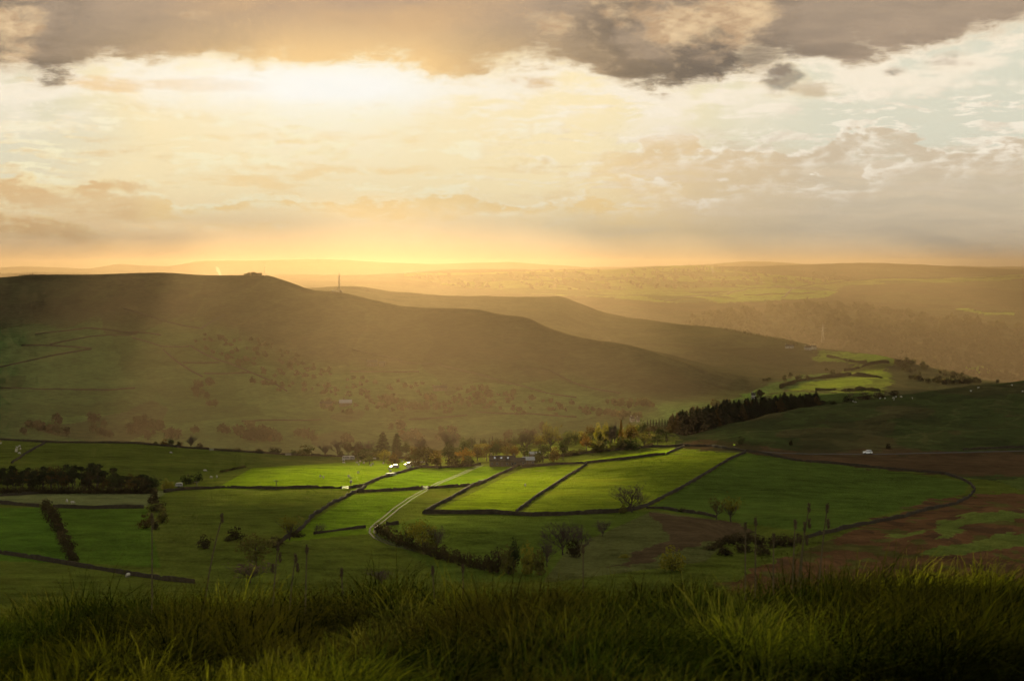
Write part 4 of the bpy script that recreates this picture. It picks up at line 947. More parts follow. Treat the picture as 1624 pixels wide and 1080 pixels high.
for k in range(150):
    row_ = k % 4; px = 1066 + (k // 4) * 6.4 + rv.uniform(-3, 3); dd = float(L['sky'][0](px)) + (-8, 14, 34, 56)[row_]
    if px < 1074: T('conifer', 'rust', px, 0, float(tops(px)) + rv.uniform(0, 6), 17, 'russet larch at the left edge of the dark plantation', 'russet larches at the edge of the plantation', d=dd); continue
    dead = rv.random() < .07
    T('conifer', 'rust' if dead else 'conifer', px, 0, float(tops(px)) + rv.uniform(-2, 6) + (5 if row_ == 0 else 0), 21 + rv.uniform(-3, 4), 'browned conifer inside the dark plantation' if dead else 'dark conifer of the plantation on the right hill',
      'browned conifers of the plantation' if dead else 'dark conifers of the plantation', d=dd)
wt = line([(-60, 742), (0, 740), (18, 736), (35, 742), (50, 740), (62, 741), (75, 733), (88, 735), (100, 736), (110, 730), (120, 737), (130, 738), (145, 731), (155, 733), (165, 745), (178, 740), (190, 751), (205, 750), (220, 751), (232, 745), (242, 752), (255, 764)])
for k in range(72):
    r_ = k % 3; px = -40 + (k // 3) * 12.2 + rv.uniform(-4, 4); 
    if px > 250: continue
    f = hit(px, 784 - (1.5, 7, 14)[r_])
    u_ = rv.random(); lab = (('pine', 'conifer', 'dark pine in the left wood', 'dark pines of the left wood') if u_ < .62 else ('round', 'dark', 'dark broadleaf tree in the left wood', 'dark broadleaf trees of the left wood') if u_ < .80 else
          ('round', 'rust', 'russet tree showing among the pines of the left wood', 'russet trees of the left wood') if u_ < .93 else ('round', 'brown', 'brown tree in the left wood', 'brown trees of the left wood'))
    T(lab[0], lab[1], px, 0, float(wt(px)) + (9, 4, 0)[r_] + rv.uniform(-1, 4), 18 if lab[0] == 'pine' else 22, lab[2], lab[3], d=f.y)
for k, px in enumerate(range(-35, 250, 9)): T('bush', 'brown', px, 0, 770, 15, 'undergrowth along the near edge of the left wood', 'undergrowth of the left wood', d=hit(px, 783).y)
hl = [(72, 808), (76, 815), (81, 822), (85, 829), (89, 836), (93, 843), (97, 851), (101, 860), (105, 868), (109, 877), (112, 886), (116, 894)]
for k, (px, row) in enumerate(hl): T('bush', 'brown', px, row, row - 20 - (k * 5 % 6), 20, 'shrub of the dark hedge running down between the two left fields', 'shrubs of the hedge between the left fields')
hd = [(600, 846, 825), (608, 850, 829), (616, 856, 832), (625, 861, 835), (634, 866, 840), (643, 869, 846), (652, 872, 850), (662, 875, 854), (674, 879, 857), (685, 883, 860), (696, 887, 860), (705, 889, 861), (714, 892, 867),
      (724, 894, 868), (733, 897, 871), (743, 899, 872), (752, 902, 876), (762, 904, 878), (772, 906, 876), (781, 908, 874)]
for px, row, top in hd: T('bush', 'brown', px, row, top, 17, 'shrub of the long hedge below the farm track', 'shrubs of the hedge below the farm track')
for px, row, top, w_ in ((1128, 872, 858, 18), (1140, 868, 850, 24), (1156, 864, 846, 26), (1172, 862, 842, 28), (1190, 862, 840, 28), (1206, 866, 846, 24), (1226, 868, 846, 22), (1240, 866, 842, 26), (1256, 866, 846, 20), (1180, 876, 858, 30), (1210, 880, 862, 30), (1150, 880, 864, 30)):
    T('bush', 'brown', px, row, top, w_, 'dusky scrub bush in the hollow between the twin trees and the bracken', 'scrub in the hollow below the right field')
for k in range(9): T('bush', 'brown', 351 + k * 4.6, 749.5 - k * 1.0, 744.5 - k * 1.0, 7, 'shrub of the short dark hedge above the sunlit field', 'shrubs of the short hedge above the sunlit field')
for k in range(7): T('bush', 'brown', 852 + k * 24 + rv.uniform(-5, 5), 729 - k * 3.0, 718 - k * 3.0, 18, 'low shrub in the dark hedge behind the strip field', 'shrubs of the hedge behind the strip field')

# far trees: one simple tree each, misted by distance
def far_shape(seed, n=150):
    r = random.Random(seed); bl = [(r.uniform(-2.2, 2.2), r.uniform(-2.2, 2.2), r.uniform(3.4, 7), r.uniform(1.8, 2.9), r.uniform(1.8, 2.9), r.uniform(1.6, 2.6)) for _ in range(6)] + [(0, 0, 3, 3.6, 3.6, 2.6)]
    V, Fq = leaf_cloud(bl, n, 1.05, seed); t = np.array([(-.3, 0, -.5), (.3, 0, -.5), (.2, 0, 4), (-.2, 0, 4)]); return np.concatenate([V, t]), np.concatenate([Fq, [[4*n, 4*n+1, 4*n+2, 4*n+3]]])
FARM = {c: leaf_mat('far_leaves_' + c, k, .3, .3) for c, k in dict(a=(.036, .034, .016), b=(.046, .048, .020), c=(.07, .055, .022)).items()}
FAR = {}
for s in range(4):
    V, Fq = far_shape(200 + s)
    for c in 'abc': FAR[(s, c)] = np_mesh('valley_tree', V, Fq, FARM[c])
def far_tree(px, row, hpx, wk=1.0, label='', group='', dr=(1750, 2900)):
    p = hit(px, row, *dr); h = hpx / F * p.y; c = 'c' if rv.random() < .05 else ('b' if rv.random() < .35 else 'a')
    o = link('valley_tree', FAR[(rv.randrange(4), c)]); o.location = p; o.rotation_euler = (0, 0, rv.uniform(0, 6.28)); o.scale = (h / 9 * wk, h / 9 * wk, h / 9)
    tag(o, label, 'tree', group)
def scatter(poly, n, hr, label, group, dr=(1750, 2900)):
    xs = [p[0] for p in poly]; ys = [p[1] for p in poly]; k = 0
    cl = 0
    while k < n:
        if cl <= 0 or rv.random() < .12: x0 = rv.uniform(min(xs), max(xs)); y0 = rv.uniform(min(ys), max(ys)); sl = rv.uniform(-.05, .35); cl = 7
        cl -= 1; q = rv.uniform(-24, 24); x = x0 + q; y = y0 + q * sl + rv.uniform(-1.5, 1.5)
        if inpoly(np.array([x]), np.array([y]), poly)[0]: far_tree(x, y, rv.uniform(*hr), rv.uniform(.9, 1.3), label, group, dr); k += 1
scatter([(0, 690), (60, 672), (160, 668), (300, 676), (300, 699), (0, 698)], 46, (10, 20), 'misty tree of the valley wood behind the left brow', 'trees of the valley wood, left')
scatter([(300, 682), (420, 684), (560, 688), (620, 680), (700, 682), (860, 682), (930, 690), (860, 698), (600, 704), (300, 699)], 60, (10, 22), 'misty tree of the valley wood behind the farm', 'trees of the valley wood, middle')
scatter([(300, 620), (335, 606), (352, 625), (345, 648), (315, 650)], 12, (8, 15), 'tree of the small wood on the lower left ridge', 'trees of the small wood on the ridge')
scatter([(480, 655), (520, 640), (565, 650), (560, 662), (500, 664)], 10, (7, 12), 'tree around the valley farm', 'trees around the valley farm')
scatter([(600, 640), (660, 620), (740, 615), (850, 632), (880, 648), (760, 655), (640, 655)], 44, (8, 14), 'misty tree on the lower slope of the long ridge', 'trees on the lower ridge slope')
scatter([(860, 640), (1060, 628), (1120, 648), (1050, 668), (900, 664)], 36, (8, 14), 'misty tree in the valley left of the plantation', 'valley trees left of the plantation')
scatter([(1060, 655), (1180, 628), (1230, 628), (1210, 645), (1080, 672)], 18, (8, 14), 'hazy tree behind the plantation', 'valley trees behind the plantation')
scatter([(1160, 608), (1320, 586), (1340, 596), (1230, 618)], 20, (5, 10), 'hazy tree beside the lit valley fields', 'trees beside the lit valley fields')
scatter([(1418, 574), (1440, 571), (1500, 586), (1560, 602), (1600, 614), (1470, 614), (1440, 600)], 95, (6, 11), 'tree of the wooded spur below the far hill', 'trees of the wooded spur', (2200, 2800))
for k in range(20): far_tree(1148 + k * 5.6 + rv.uniform(-2, 2), 523.5 + k * 1.05, rv.uniform(2.5, 5), 1.2, 'tiny tree in the row on the crest of the second ridge', 'crest row of the second ridge', (2700, 3500))
for px, h, l in ((1255, 8, 'clump'), (1263, 7, 'b')): far_tree(px, 546 if px < 1260 else 549, h, 1.6, 'round clump by the barns on the crest of the second ridge', 'clump by the ridge barns', (2600, 3400))
for k in range(9): far_tree(388 + k * 3.2, 437.8, 6 + (k % 3) - abs(k - 4) * .5, 1.0, 'tree of the little copse on the crest of the long ridge', 'copse on the ridge crest', (2500, 2705))
for k in range(6): far_tree(31 + k * 4, 437.4, 2.5 + (k > 3), 1.2, 'tiny skyline tree at the far left of the ridge', 'skyline trees at the far left', (2500, 2705))
# far-off woods that read as one mass
def mass(name, poly, n, hr, dr, label):
    VV = []; FF = []; xs = [p[0] for p in poly]; ys = [p[1] for p in poly]; k = 0; o = 0; r = np.random.default_rng(n)
    while k < n:
        x = r.uniform(min(xs), max(xs)); y = r.uniform(min(ys), max(ys))
        if not inpoly(np.array([x]), np.array([y]), poly)[0]: continue
        k += 1; p = hit(x, y, *dr); h = r.uniform(*hr); V, Fq = leaf_cloud([(0, 0, h * .5, h * .5, h * .5, h * .5), (h * .3, 0, h * .35, h * .4, h * .4, h * .35)], 26, h * .3, k)
        VV.append(V + np.array(p)); FF.append(Fq + o); o += len(V)
    me = np_mesh(name, np.concatenate(VV), np.concatenate(FF), FARM['a']); ob = link(name, me); ob['kind'] = 'stuff'; ob['label'] = label
mass('far_woods', [(1060, 560), (1100, 500), (1300, 480), (1624, 520), (1624, 606), (1500, 596), (1400, 585), (1250, 545)], 1100, (8, 17), (3950, 6500), 'dim woods and hedgerows over the lower far hill')
mass('far_hedges', [(640, 440), (900, 430), (1130, 424), (1400, 440), (1300, 452), (900, 462), (700, 456)], 260, (7, 13), (4900, 7700), 'scattered trees and hedges on the golden far hill')
mass('hillside_scrub', [(290, 530), (420, 540), (560, 600), (680, 610), (900, 640), (1000, 660), (800, 660), (560, 650), (400, 610)], 240, (3, 6), (1900, 2700), 'thin scrub on the flank of the long ridge')

# ------------------------------------------------------------------ buildings
def pane(mb, x, y, z, w_, h, nx=0):
    mb.box((x, y, z), (w_, .06, h)); return mb
def house(px, row, w_, dpt, hw, hr, rz, label, wallm, roofm, nwin=4, sky=0, chim=1, dr=(470, 1420), name='farmhouse', cat='building', doors=1, group=None, stories=1):
    p = hit(px, row, *dr); o = thing(name, label, cat, p, rz, group)
    MB().box((0, 0, hw / 2 - .5), (w_, dpt, hw + 1.0)).add([(-w_/2, -dpt/2, hw), (-w_/2, dpt/2, hw), (-w_/2, 0, hw + hr), (w_/2, -dpt/2, hw), (w_/2, dpt/2, hw), (w_/2, 0, hw + hr)], [(0, 2, 1), (3, 4, 5)]).obj('wall', wallm, o)
    e = .25; t = .16
    mb = MB(); V = []
    for x in (-w_/2 - e, w_/2 + e):
        V += [(x, -dpt/2 - e, hw - e * hr / (dpt/2) + .03), (x, 0, hw + hr + .03), (x, dpt/2 + e, hw - e * hr / (dpt/2) + .03), (x, -dpt/2 - e, hw - e * hr / (dpt/2) + .03 + t), (x, 0, hw + hr + .03 + t), (x, dpt/2 + e, hw - e * hr / (dpt/2) + .03 + t)]
    mb.add(V, [(3, 9, 10, 4), (4, 10, 11, 5), (0, 1, 7, 6), (1, 2, 8, 7), (0, 6, 9, 3), (2, 5, 11, 8), (0, 3, 4, 1), (1, 4, 5, 2), (6, 7, 10, 9), (7, 8, 11, 10)]); rf = mb.obj('roof', roofm, o)
    for k in range(chim): MB().box(((-w_/2 + .7) if k == 0 else w_/2 - .7, 0, hw + hr + .55), (.8, .6, 1.3)).obj('chimney', wallm, rf)
    for k in range(sky):
        x = -w_ * .3 + k * w_ * .26; sl_ = math.atan2(hr, dpt / 2); y = -dpt / 4; z = hw + hr / 2 + .03 + t + .05
        v = [(x - .45, y - .5 * math.cos(sl_), z - .5 * math.sin(sl_)), (x + .45, y - .5 * math.cos(sl_), z - .5 * math.sin(sl_)), (x + .45, y + .5 * math.cos(sl_), z + .5 * math.sin(sl_)), (x - .45, y + .5 * math.cos(sl_), z + .5 * math.sin(sl_))]
        MB().add(v + [(a, b, c - .06) for a, b, c in v], [(0, 1, 2, 3), (0, 4, 5, 1), (1, 5, 6, 2), (2, 6, 7, 3), (3, 7, 4, 0)]).obj('skylight', SKYL, rf)
    for s in range(stories):
        for k in range(nwin):
            x = -w_/2 + w_ * (k + .5) / nwin
            if doors and s == 0 and k == nwin // 2: MB().box((x, -dpt/2 - .03, 1.0), (1.0, .08, 2.0)).obj('door', WOOD, o); continue
            f = MB().box((x, -dpt/2 - .03, 1.45 + s * 2.5), (.95, .08, 1.05)).obj('window', WHITE, o); MB().box((x, -dpt/2 - .08, 1.45 + s * 2.5), (.75, .04, .85)).obj('pane', GLASS, f)
    return o
SKYL = flat_mat('skylight_glass', (.55, .60, .68), .1, .05, 3, .9)
BSTONE = flat_mat('house_stone', (.10, .078, .05), .95, .35, 1.2)
PALE_ROOF = flat_mat('pale_sheet_roof', (.18, .19, .20), .4, .1, 2)
house(797, 739, 12.5, 6.0, 2.9, 2.2, -.06, 'long stone farmhouse with small bright skylights among autumn trees', BSTONE, SLATE, 5, 3, 2)
house(823, 738.5, 6.0, 5.0, 2.3, 1.6, .05, 'low stone outbuilding joined to the right of the farmhouse', BSTONE, SLATE, 3, 0, 0, name='outbuilding')
house(838, 737, 5.6, 5.0, 2.5, 1.4, .1, 'small shed with a pale sheet roof right of the farmhouse', BSTONE, PALE_ROOF, 3, 0, 0, name='shed')
house(848, 726, 5.5, 4.0, 2.2, 1.0, .2, 'second pale-roofed shed standing behind the first', BSTONE, PALE_ROOF, 2, 0, 0, name='shed')
for a in (((548, 643, 13, 6, 3, 3, .1), 'pale-roofed barn of the valley farm', 'barn', 3, 0), ((520, 646, 9, 6, 4, 2.5, -.2), 'farmhouse of the valley farm among trees', 'farmhouse', 4, 1), ((512, 644, 6, 5, 3, 2, .3), 'small outbuilding left of the valley farmhouse', 'outbuilding', 2, 0),
          ((590, 580, 12, 6, 4, 2.5, .1), 'farmhouse high on the slope of the long ridge', 'farmhouse', 4, 2), ((607, 580, 7, 6, 3, 2, -.3), 'small barn right of the high ridge farmhouse', 'barn', 2, 0), ((698, 619, 15, 6, 3, 2.2, 0), 'long low barn among the trees of the ridge slope', 'barn', 4, 0)):
    (px, row, w_, dp, hw, hr, rz), l, nm, nw, ch = a; house(px, row, w_, dp, hw, hr, rz, l, BSTONE, PALE_ROOF if 'pale' in l else SLATE, nw, 0, ch, (1800, 2700), nm)
for (px, row, w_, hw, l, dr) in ((1003, 668, 4, 2.6, 'white house in the misty valley left of the plantation', (1700, 2300)), (1012, 668, 3, 2.2, 'smaller white cottage beside the misty valley house', (1700, 2300)), (1195, 632, 4, 3.5, 'white cottage just above the plantation treetops', (1750, 2300)),
                             (1252, 552, 12, 3, 'long barn under the round clump on the second ridge', (2300, 3300)), (1281, 555, 9, 3.5, 'left of two white barns near the end of the second ridge', (2300, 3300)), (1291, 554, 6, 3.5, 'right of two white barns near the end of the second ridge', (2300, 3300))):
    house(px, row, w_, 6, hw, 2, rv.uniform(-.3, .3), l, RENDER_, SLATE, 3, 0, 1, dr, 'cottage' if w_ < 7 else 'barn', stories=1)

# ------------------------------------------------------------------ masts and pylon
def mast(px, row, top, dr, label, w0=2.0):
    p = hit(px, row, *dr); h = p.y * (HY - top) / F - p.z; o = thing('radio_mast', label, 'mast', p)
    leg = [(math.cos(a), math.sin(a)) for a in (.5, 2.6, 4.7)]; ht = h * .82
    for c, s in leg: MB().tube((c * w0 * .6, s * w0 * .6, -1), (c * w0 * .42, s * w0 * .42, ht), .14, .12).obj('leg', STEEL, o)
    mb = MB(); n = 9
    for k in range(n):
        a = k / n * ht; b = (k + 1) / n * ht; ra = w0 * (.6 - .18 * k / n); rb = w0 * (.6 - .18 * (k + 1) / n)
        for i in range(3):
            c, s = leg[i]; e, f = leg[(i + 1) % 3]; mb.tube((c * ra, s * ra, a), (e * rb, f * rb, b), .08, .08, 3); mb.tube((c * rb, s * rb, b), (e * rb, f * rb, b), .08, .08, 3)
    mb.obj('bracing', STEEL, o)
    MB().tube((0, 0, ht), (0, 0, h), .3, .06).obj('antenna', STEEL, o)
    mb = MB()
    for k, (z, t) in enumerate(((.55, 0), (.63, 2), (.72, 4), (.80, 1))): c, s = math.cos(t), math.sin(t); mb.tube((c * 1.1, s * 1.1, ht * z), (c * 1.45, s * 1.45, ht * z), .75, .7, 10)
    mb.obj('dish', WHITE, o); MB().box((0, 0, ht * .86), (2.4, 2.4, .3)).obj('platform', STEEL, o)
    return p
p = mast(538, 464.2, 429, (2000, 2600), 'tall lattice radio mast on the shoulder of the long ridge')
for k, (dx_, w_) in enumerate(((-7.5, 4), (-3.2, 3), (2.5, 2.4))):
    o = thing('equipment_hut', ['wide equipment hut left of the radio mast', 'middle equipment hut close beside the radio mast', 'small equipment hut right of the radio mast'][k], 'hut', p + Vector((dx_, 0, 0)))
    MB().box((0, 0, .9), (w_, 3, 2.6)).obj('wall', BSTONE, o); MB().box((0, 0, 2.32), (w_ + .3, 3.3, .2)).obj('roof', SLATE, o); MB().box((0, -1.53, .9), (.8, .06, 1.8)).obj('door', WOOD, o)
p = hit(420, 437.8, 2400, 2705); h = p.y * (HY - 419.5) / F - p.z; o = thing('pole_mast', 'slim pole mast beside the copse on the ridge crest', 'mast', p)
MB().tube((0, 0, -1), (0, 0, h), .32, .14, 8).obj('pole', STEEL, o); MB().box((0, 0, h * .9), (1.0, .3, .9)).obj('antenna', STEEL, o)
p = hit(1305, 545, 3950, 6000); o = thing('electricity_pylon', 'faint electricity pylon in the haze below the far hill', 'pylon', p)
H = 46
for sx, sy in ((-1, -1), (1, -1), (1, 1), (-1, 1)): MB().tube((sx * 4, sy * 4, -1), (sx * .7, sy * .7, H * .7), .35, .3, 4).tube((sx * .7, sy * .7, H * .7), (0, 0, H), .3, .2, 4).obj('leg', STEEL, o)
for z, w_ in ((.62, 7), (.75, 9), (.88, 6)): MB().box((0, 0, H * z), (w_ * 2, .6, .5)).obj('crossarm', STEEL, o)
mb = MB()
for k in range(6):
    a = k / 6 * H * .68; b = (k + 1) / 6 * H * .68; ra = 4 - 3.3 * k / 6; rb = 4 - 3.3 * (k + 1) / 6
    for s in (-1, 1): mb.tube((-ra, s * ra, a), (rb, s * rb, b), .2, .2, 3); mb.tube((ra, s * ra, a), (-rb, s * rb, b), .2, .2, 3)
mb.obj('bracing', STEEL, o)

# ------------------------------------------------------------------ telegraph poles, gates, sign
def pole(px, row, top, label, trans=False):
    p = hit(px, row); h = p.y * (HY - top) / F - p.z; o = thing('telegraph_pole', label, 'pole', p)
    MB().tube((0, 0, -.5), (0, 0, h), .17, .13, 8).obj('pole', WOOD, o); MB().box((0, 0, h - .4), (1.9, .14, .14)).obj('crossarm', WOOD, o)
    for x in (-.8, 0, .8): MB().tube((x, 0, h - .32), (x, 0, h - .02), .07, .05, 6).obj('insulator', WHITE, o)
    if trans: MB().box((0, -.3, h * .62), (.8, .5, .9)).obj('transformer', STEEL, o)
pole(556.5, 775, 756, 'stout telegraph pole with a transformer beside the field gate', True); pole(438, 776, 761, 'thin telegraph pole standing in the sunlit field'); pole(312, 775.5, 763, 'thin telegraph pole left of the sunlit field')
def gate(px, row, wd, rz, label):
    p = hit(px, row); o = thing('field_gate', label, 'gate', p, rz)
    for s in (-1, 1): MB().box((s * wd / 2, 0, .6), (.2, .2, 1.7)).obj('post', WOOD, o)
    for k in range(5): MB().box((0, 0, .3 + k * .24), (wd - .25, .07, .13)).obj('bar', STEELP, o)
    MB().tube((-wd/2 + .15, -.06, .25), (wd/2 - .15, -.06, 1.3), .05, .05, 4).obj('brace', STEELP, o)
STEELP = flat_mat('pale_gate', (.22, .21, .17), .5, .15, 4)
gate(547.5, 776, 2.9, 0, 'pale field gate catching the sun at the corner of the lit field'); gate(335.5, 715, 2.6, .1, 'gate in the gap of the far wall against the valley'); gate(457, 722.6, 3.4, 0, 'gate in the far wall above the lit field')
gate(674.5, 776, 2.4, .3, 'gate across the farm track between two walls'); gate(763.5, 766, 2.6, .6, 'small gate where two walls meet below the farmhouse')
p = hit(1164, 711); o = thing('road_sign', 'small yellow-green sign on a post beside the start of the road', 'sign', p)
MB().box((0, 0, .9), (.09, .09, 2.2)).obj('post', STEEL, o); MB().box((0, -.08, 1.9), (1.1, .05, .8)).obj('sign_board', flat_mat('hi_vis', (.45, .62, .02), .5, .05, 2), o)

# ------------------------------------------------------------------ white car on the road
def car(px, row, rz, label, paint, group=None, dr=(470, 1420), name='parked_car'):
    p = hit(px, row, *dr); p = Vector((p.x, p.y, ground_z(p.x, p.y) + .09)); o = thing(name, label, 'car', p, rz, group)
    def loft(secs, nm, mat):   # cross-sections along x: (x, half width low, half width high, z low, z high)
        V = []; Fq = []
        for x, wl, wh, z0, z1 in secs: V += [(x, -wl, z0), (x, -wl * 1.02, (z0 + z1) / 2), (x, -wh, z1), (x, wh, z1), (x, wl * 1.02, (z0 + z1) / 2), (x, wl, z0)]
        for i in range(len(secs) - 1):
            for k in range(6): a = i * 6 + k; b = i * 6 + (k + 1) % 6; Fq.append((a, b, b + 6, a + 6))
        Fq.append(tuple(range(5, -1, -1))); n = (len(secs) - 1) * 6; Fq.append(tuple(range(n, n + 6))); return MB().add(V, Fq).obj(nm, mat, o)
    b = loft([(-2.28, .78, .74, .45, .78), (-2.15, .88, .82, .34, .95), (-1.3, .92, .84, .30, 1.06), (-.95, .92, .84, .28, 1.10), (1.7, .92, .85, .28, 1.12), (2.15, .90, .82, .34, 1.08), (2.28, .84, .78, .42, 1.0)], 'body', paint)
    loft([(-1.05, .80, .76, 1.09, 1.14), (-.55, .80, .68, 1.10, 1.56), (1.75, .80, .68, 1.11, 1.58), (2.15, .78, .72, 1.08, 1.16)], 'window', GLASS)
    loft([(-.62, .70, .62, 1.52, 1.62), (-.35, .72, .66, 1.56, 1.74), (1.55, .72, .66, 1.57, 1.76), (1.92, .70, .62, 1.5, 1.62)], 'roof', paint)
    for s in (-1, 1):
        for xx in (-.62, .45, 1.72): MB().tube((xx, s * .80, 1.1), (xx + (.28 if xx < 0 else .02 if xx < 1 else -.1), s * .715, 1.58), .05, .045, 4).obj('pillar', paint, o)
        MB().box((.6, s * .62, 1.80), (1.8, .05, .05)).obj('roof_rail', STEEL, o); MB().box((-.75, s * 1.0, 1.12), (.16, .22, .14)).obj('mirror', paint, o)
        for xx in (-1.42, 1.38):
            w_ = MB().tube((xx, s * .70, .36), (xx, s * .95, .36), .36, .36, 18).obj('wheel', DARKP, o); MB().tube((xx, s * .955, .36), (xx, s * .97, .36), .22, .21, 12).obj('rim', STEEL, w_)
        MB().box((-2.2, s * .62, .78), (.14, .3, .16)).obj('headlight', SKYL, o); MB().box((2.24, s * .7, .88), (.1, .2, .22)).obj('taillight', flat_mat('lamp_red', (.3, .01, .01), .3, .1), o)
    return o
CARW = flat_mat('white_car_paint', (.82, .83, .85), .25, .02, 1)
car(1376, 719.6, 0.04, 'white estate car driving along the dark moor road', CARW, name='car')

# ------------------------------------------------------------------ farmyard clutter, caravan, trailer
def caravan(px, row, ln, label, col=WHITE, rz=0.0, h=1.9, name='caravan', cat='caravan'):
    p = hit(px, row); o = thing(name, label, cat, p, rz)
    V = []; prof = [(-.5, .0), (-.5, .62), (-.46, .9), (-.38, 1.0), (.38, 1.0), (.46, .9), (.5, .62), (.5, 0)]
    for y in (-.9, .9): V += [(a * ln, y, .45 + z * h) for a, z in prof]
    n = len(prof); Fq = [(k, (k + 1) % n, n + (k + 1) % n, n + k) for k in range(n)] + [tuple(range(n - 1, -1, -1)), tuple(range(n, 2 * n))]
    MB().add(V, Fq).obj('body', col, o)
    for x in (-.28, .02, .3): MB().box((x * ln, -.92, .45 + h * .66), (ln * .16, .05, h * .26)).obj('window', GLASS, o)
    for s in (-1, 1): MB().tube((0, s * .75, .32), (0, s * .93, .32), .32, .32, 14).obj('wheel', DARKP, o)
    MB().box((-ln * .5 - .5, 0, .45), (1.1, .1, .1)).obj('tow_bar', STEEL, o)
caravan(548.5, 729.8, 4.2, 'left of two long white vans parked at the top of the lit field'); caravan(557, 729.6, 3.6, 'right of two long white vans parked at the top of the lit field')
caravan(284, 772.5, 2.6, 'small white trailer by the wall near the left wood', h=1.3, name='trailer', cat='trailer'); caravan(620, 755, 4.6, 'low white trailer against the wall below the farmyard', h=1.0, rz=.5, name='trailer', cat='trailer')
caravan(593.5, 729.5, 2.0, 'small pale trailer at the top edge of the lit field', h=.8, name='trailer', cat='trailer'); caravan(545, 731.5, 1.4, 'tiny white trough beside the long white vans', h=.6, name='trailer', cat='trailer')
def bale(px, row, label, s=1.0, grp='wrapped bales in the farmyard'):
    p = hit(px, row); mb = MB(); n = 16; V = []
    for x, r_ in ((-.62, .52), (-.55, .6), (.55, .6), (.62, .52)): V += [(x * s, math.cos(t * 6.2832 / n) * r_ * s, .58 * s + math.sin(t * 6.2832 / n) * r_ * s) for t in range(n)]
    Fq = [(j * n + k, j * n + (k + 1) % n, (j + 1) * n + (k + 1) % n, (j + 1) * n + k) for j in range(3) for k in range(n)] + [tuple(range(n - 1, -1, -1)), tuple(range(3 * n, 4 * n))]
    o = mb.add(V, Fq).obj('silage_bale', WHITE); o.location = p; o.rotation_euler = (0, 0, rv.uniform(-1, 1)); tag(o, label, 'bale', grp)
for px, row in ((649, 735), (651.5, 734), (654, 734.6), (657, 733.8), (660, 734.8), (663, 734), (666, 734.6), (669, 733.8), (672, 734), (646, 741), (648, 742.4), (650.5, 741)):
    bale(px, row, 'white wrapped bale in the farmyard heap above the curved wall', .85)
for px, row in ((619, 748), (617, 744), (633, 734), (638, 733)): bale(px, row, 'stray wrapped bale on the grass short of the farmyard', .75, 'stray wrapped bales')
GREYP = flat_mat('grey_car_paint', (.25, .22, .2), .3, .05, 1)
car(625.5, 742.5, .5, 'dull silver car parked on the grass short of the farmyard heap', GREYP); car(647, 739, .9, 'grey car parked in the farmyard beside the wrapped bales', GREYP); car(656, 739.5, .3, 'dark-windowed white car at the end of the farmyard heap', WHITE)

# ------------------------------------------------------------------ sheep
def sheep_mesh():
    mb = MB(); r = random.Random(3)
    def ell(c, rx, ry, rz, nu=9, nv=6):
        V = [(c[0], c[1], c[2] - rz)]
        for i in range(1, nv):
            a = -math.pi / 2 + math.pi * i / nv
            for j in range(nu): b = 2 * math.pi * j / nu; k = 1 + r.uniform(-.05, .05); V.append((c[0] + rx * math.cos(a) * math.cos(b) * k, c[1] + ry * math.cos(a) * math.sin(b) * k, c[2] + rz * math.sin(a) * k))
        V.append((c[0], c[1], c[2] + rz)); Fq = [(0, 1 + (j + 1) % nu, 1 + j) for j in range(nu)]
        for i in range(nv - 2):
            for j in range(nu): a = 1 + i * nu + j; b = 1 + i * nu + (j + 1) % nu; Fq.append((a, b, b + nu, a + nu))
        n = len(V) - 1; Fq += [(n, n - nu + j, n - nu + (j + 1) % nu) for j in range(nu)]; mb.add(V, Fq)
    ell((0, 0, .62), .58, .30, .33); ell((.42, 0, .60), .26, .2, .26); ell((-.5, 0, .62), .18, .2, .22)
    mb.tube((.5, 0, .62), (.72, 0, .38), .15, .11, 7); mb.tube((.70, 0, .42), (.88, 0, .22), .11, .06, 7)
    for s in (-1, 1):
        mb.tube((.70, s * .08, .42), (.72, s * .2, .40), .04, .02, 4)
        for x, kx in ((.36, 0), (-.38, -.05)): mb.tube((x, s * .16, .5), (x + kx, s * .16, .26), .09, .05, 6); mb.tube((x + kx, s * .16, .27), (x, s * .16, -.02), .05, .04, 6)
    return mb.mesh('sheep', WOOL, True)
SHEEP = sheep_mesh()
def sheep(pts, label, group, sc=1.15):
    for k, (px, row) in enumerate(pts):
        o = link('sheep', SHEEP); o.location = hit(px, row); o.rotation_euler = (0, 0, rv.uniform(0, 6.28)); o.scale = (sc,) * 3; tag(o, label, 'sheep', group)
sheep([(27, 711), (31, 709), (32.5, 713), (25.5, 717), (31, 720), (26, 714.5), (1.5, 704)], 'white sheep in the top left field beside the climbing wall', 'sheep in the top left field')
sheep([(106, 796), (115, 799)], 'sheep grazing the rough pale pasture below the left wood', 'pair of sheep on the pale pasture'); sheep([(203, 915)], 'lone sheep by the lowest wall', None)
sheep([(271, 719), (325, 748), (335, 758.5), (344, 757.5), (2, 799)], 'single sheep scattered near the left wood and brow', 'sheep scattered near the left wood')
sheep([(508, 757), (513, 758.5), (566, 735), (571, 733), (569, 738), (577, 735.5), (591, 737), (588, 739.5), (568, 751), (553, 757), (608, 736), (545, 735)], 'sheep on the sunlit field below the conifers', 'sheep on the sunlit field')
sheep([(833, 771)], 'lone sheep in the field between the slanting walls', None)
sheep([(1353, 638), (1357, 639), (1396, 633), (1404, 633), (1417, 632.5), (1418, 635), (1421, 630.5), (1429, 630.5), (1447, 633), (1540, 621), (1552, 616), (1605, 612), (1622, 622)], 'pale sheep high on the dark right hill', 'sheep on the right hill')

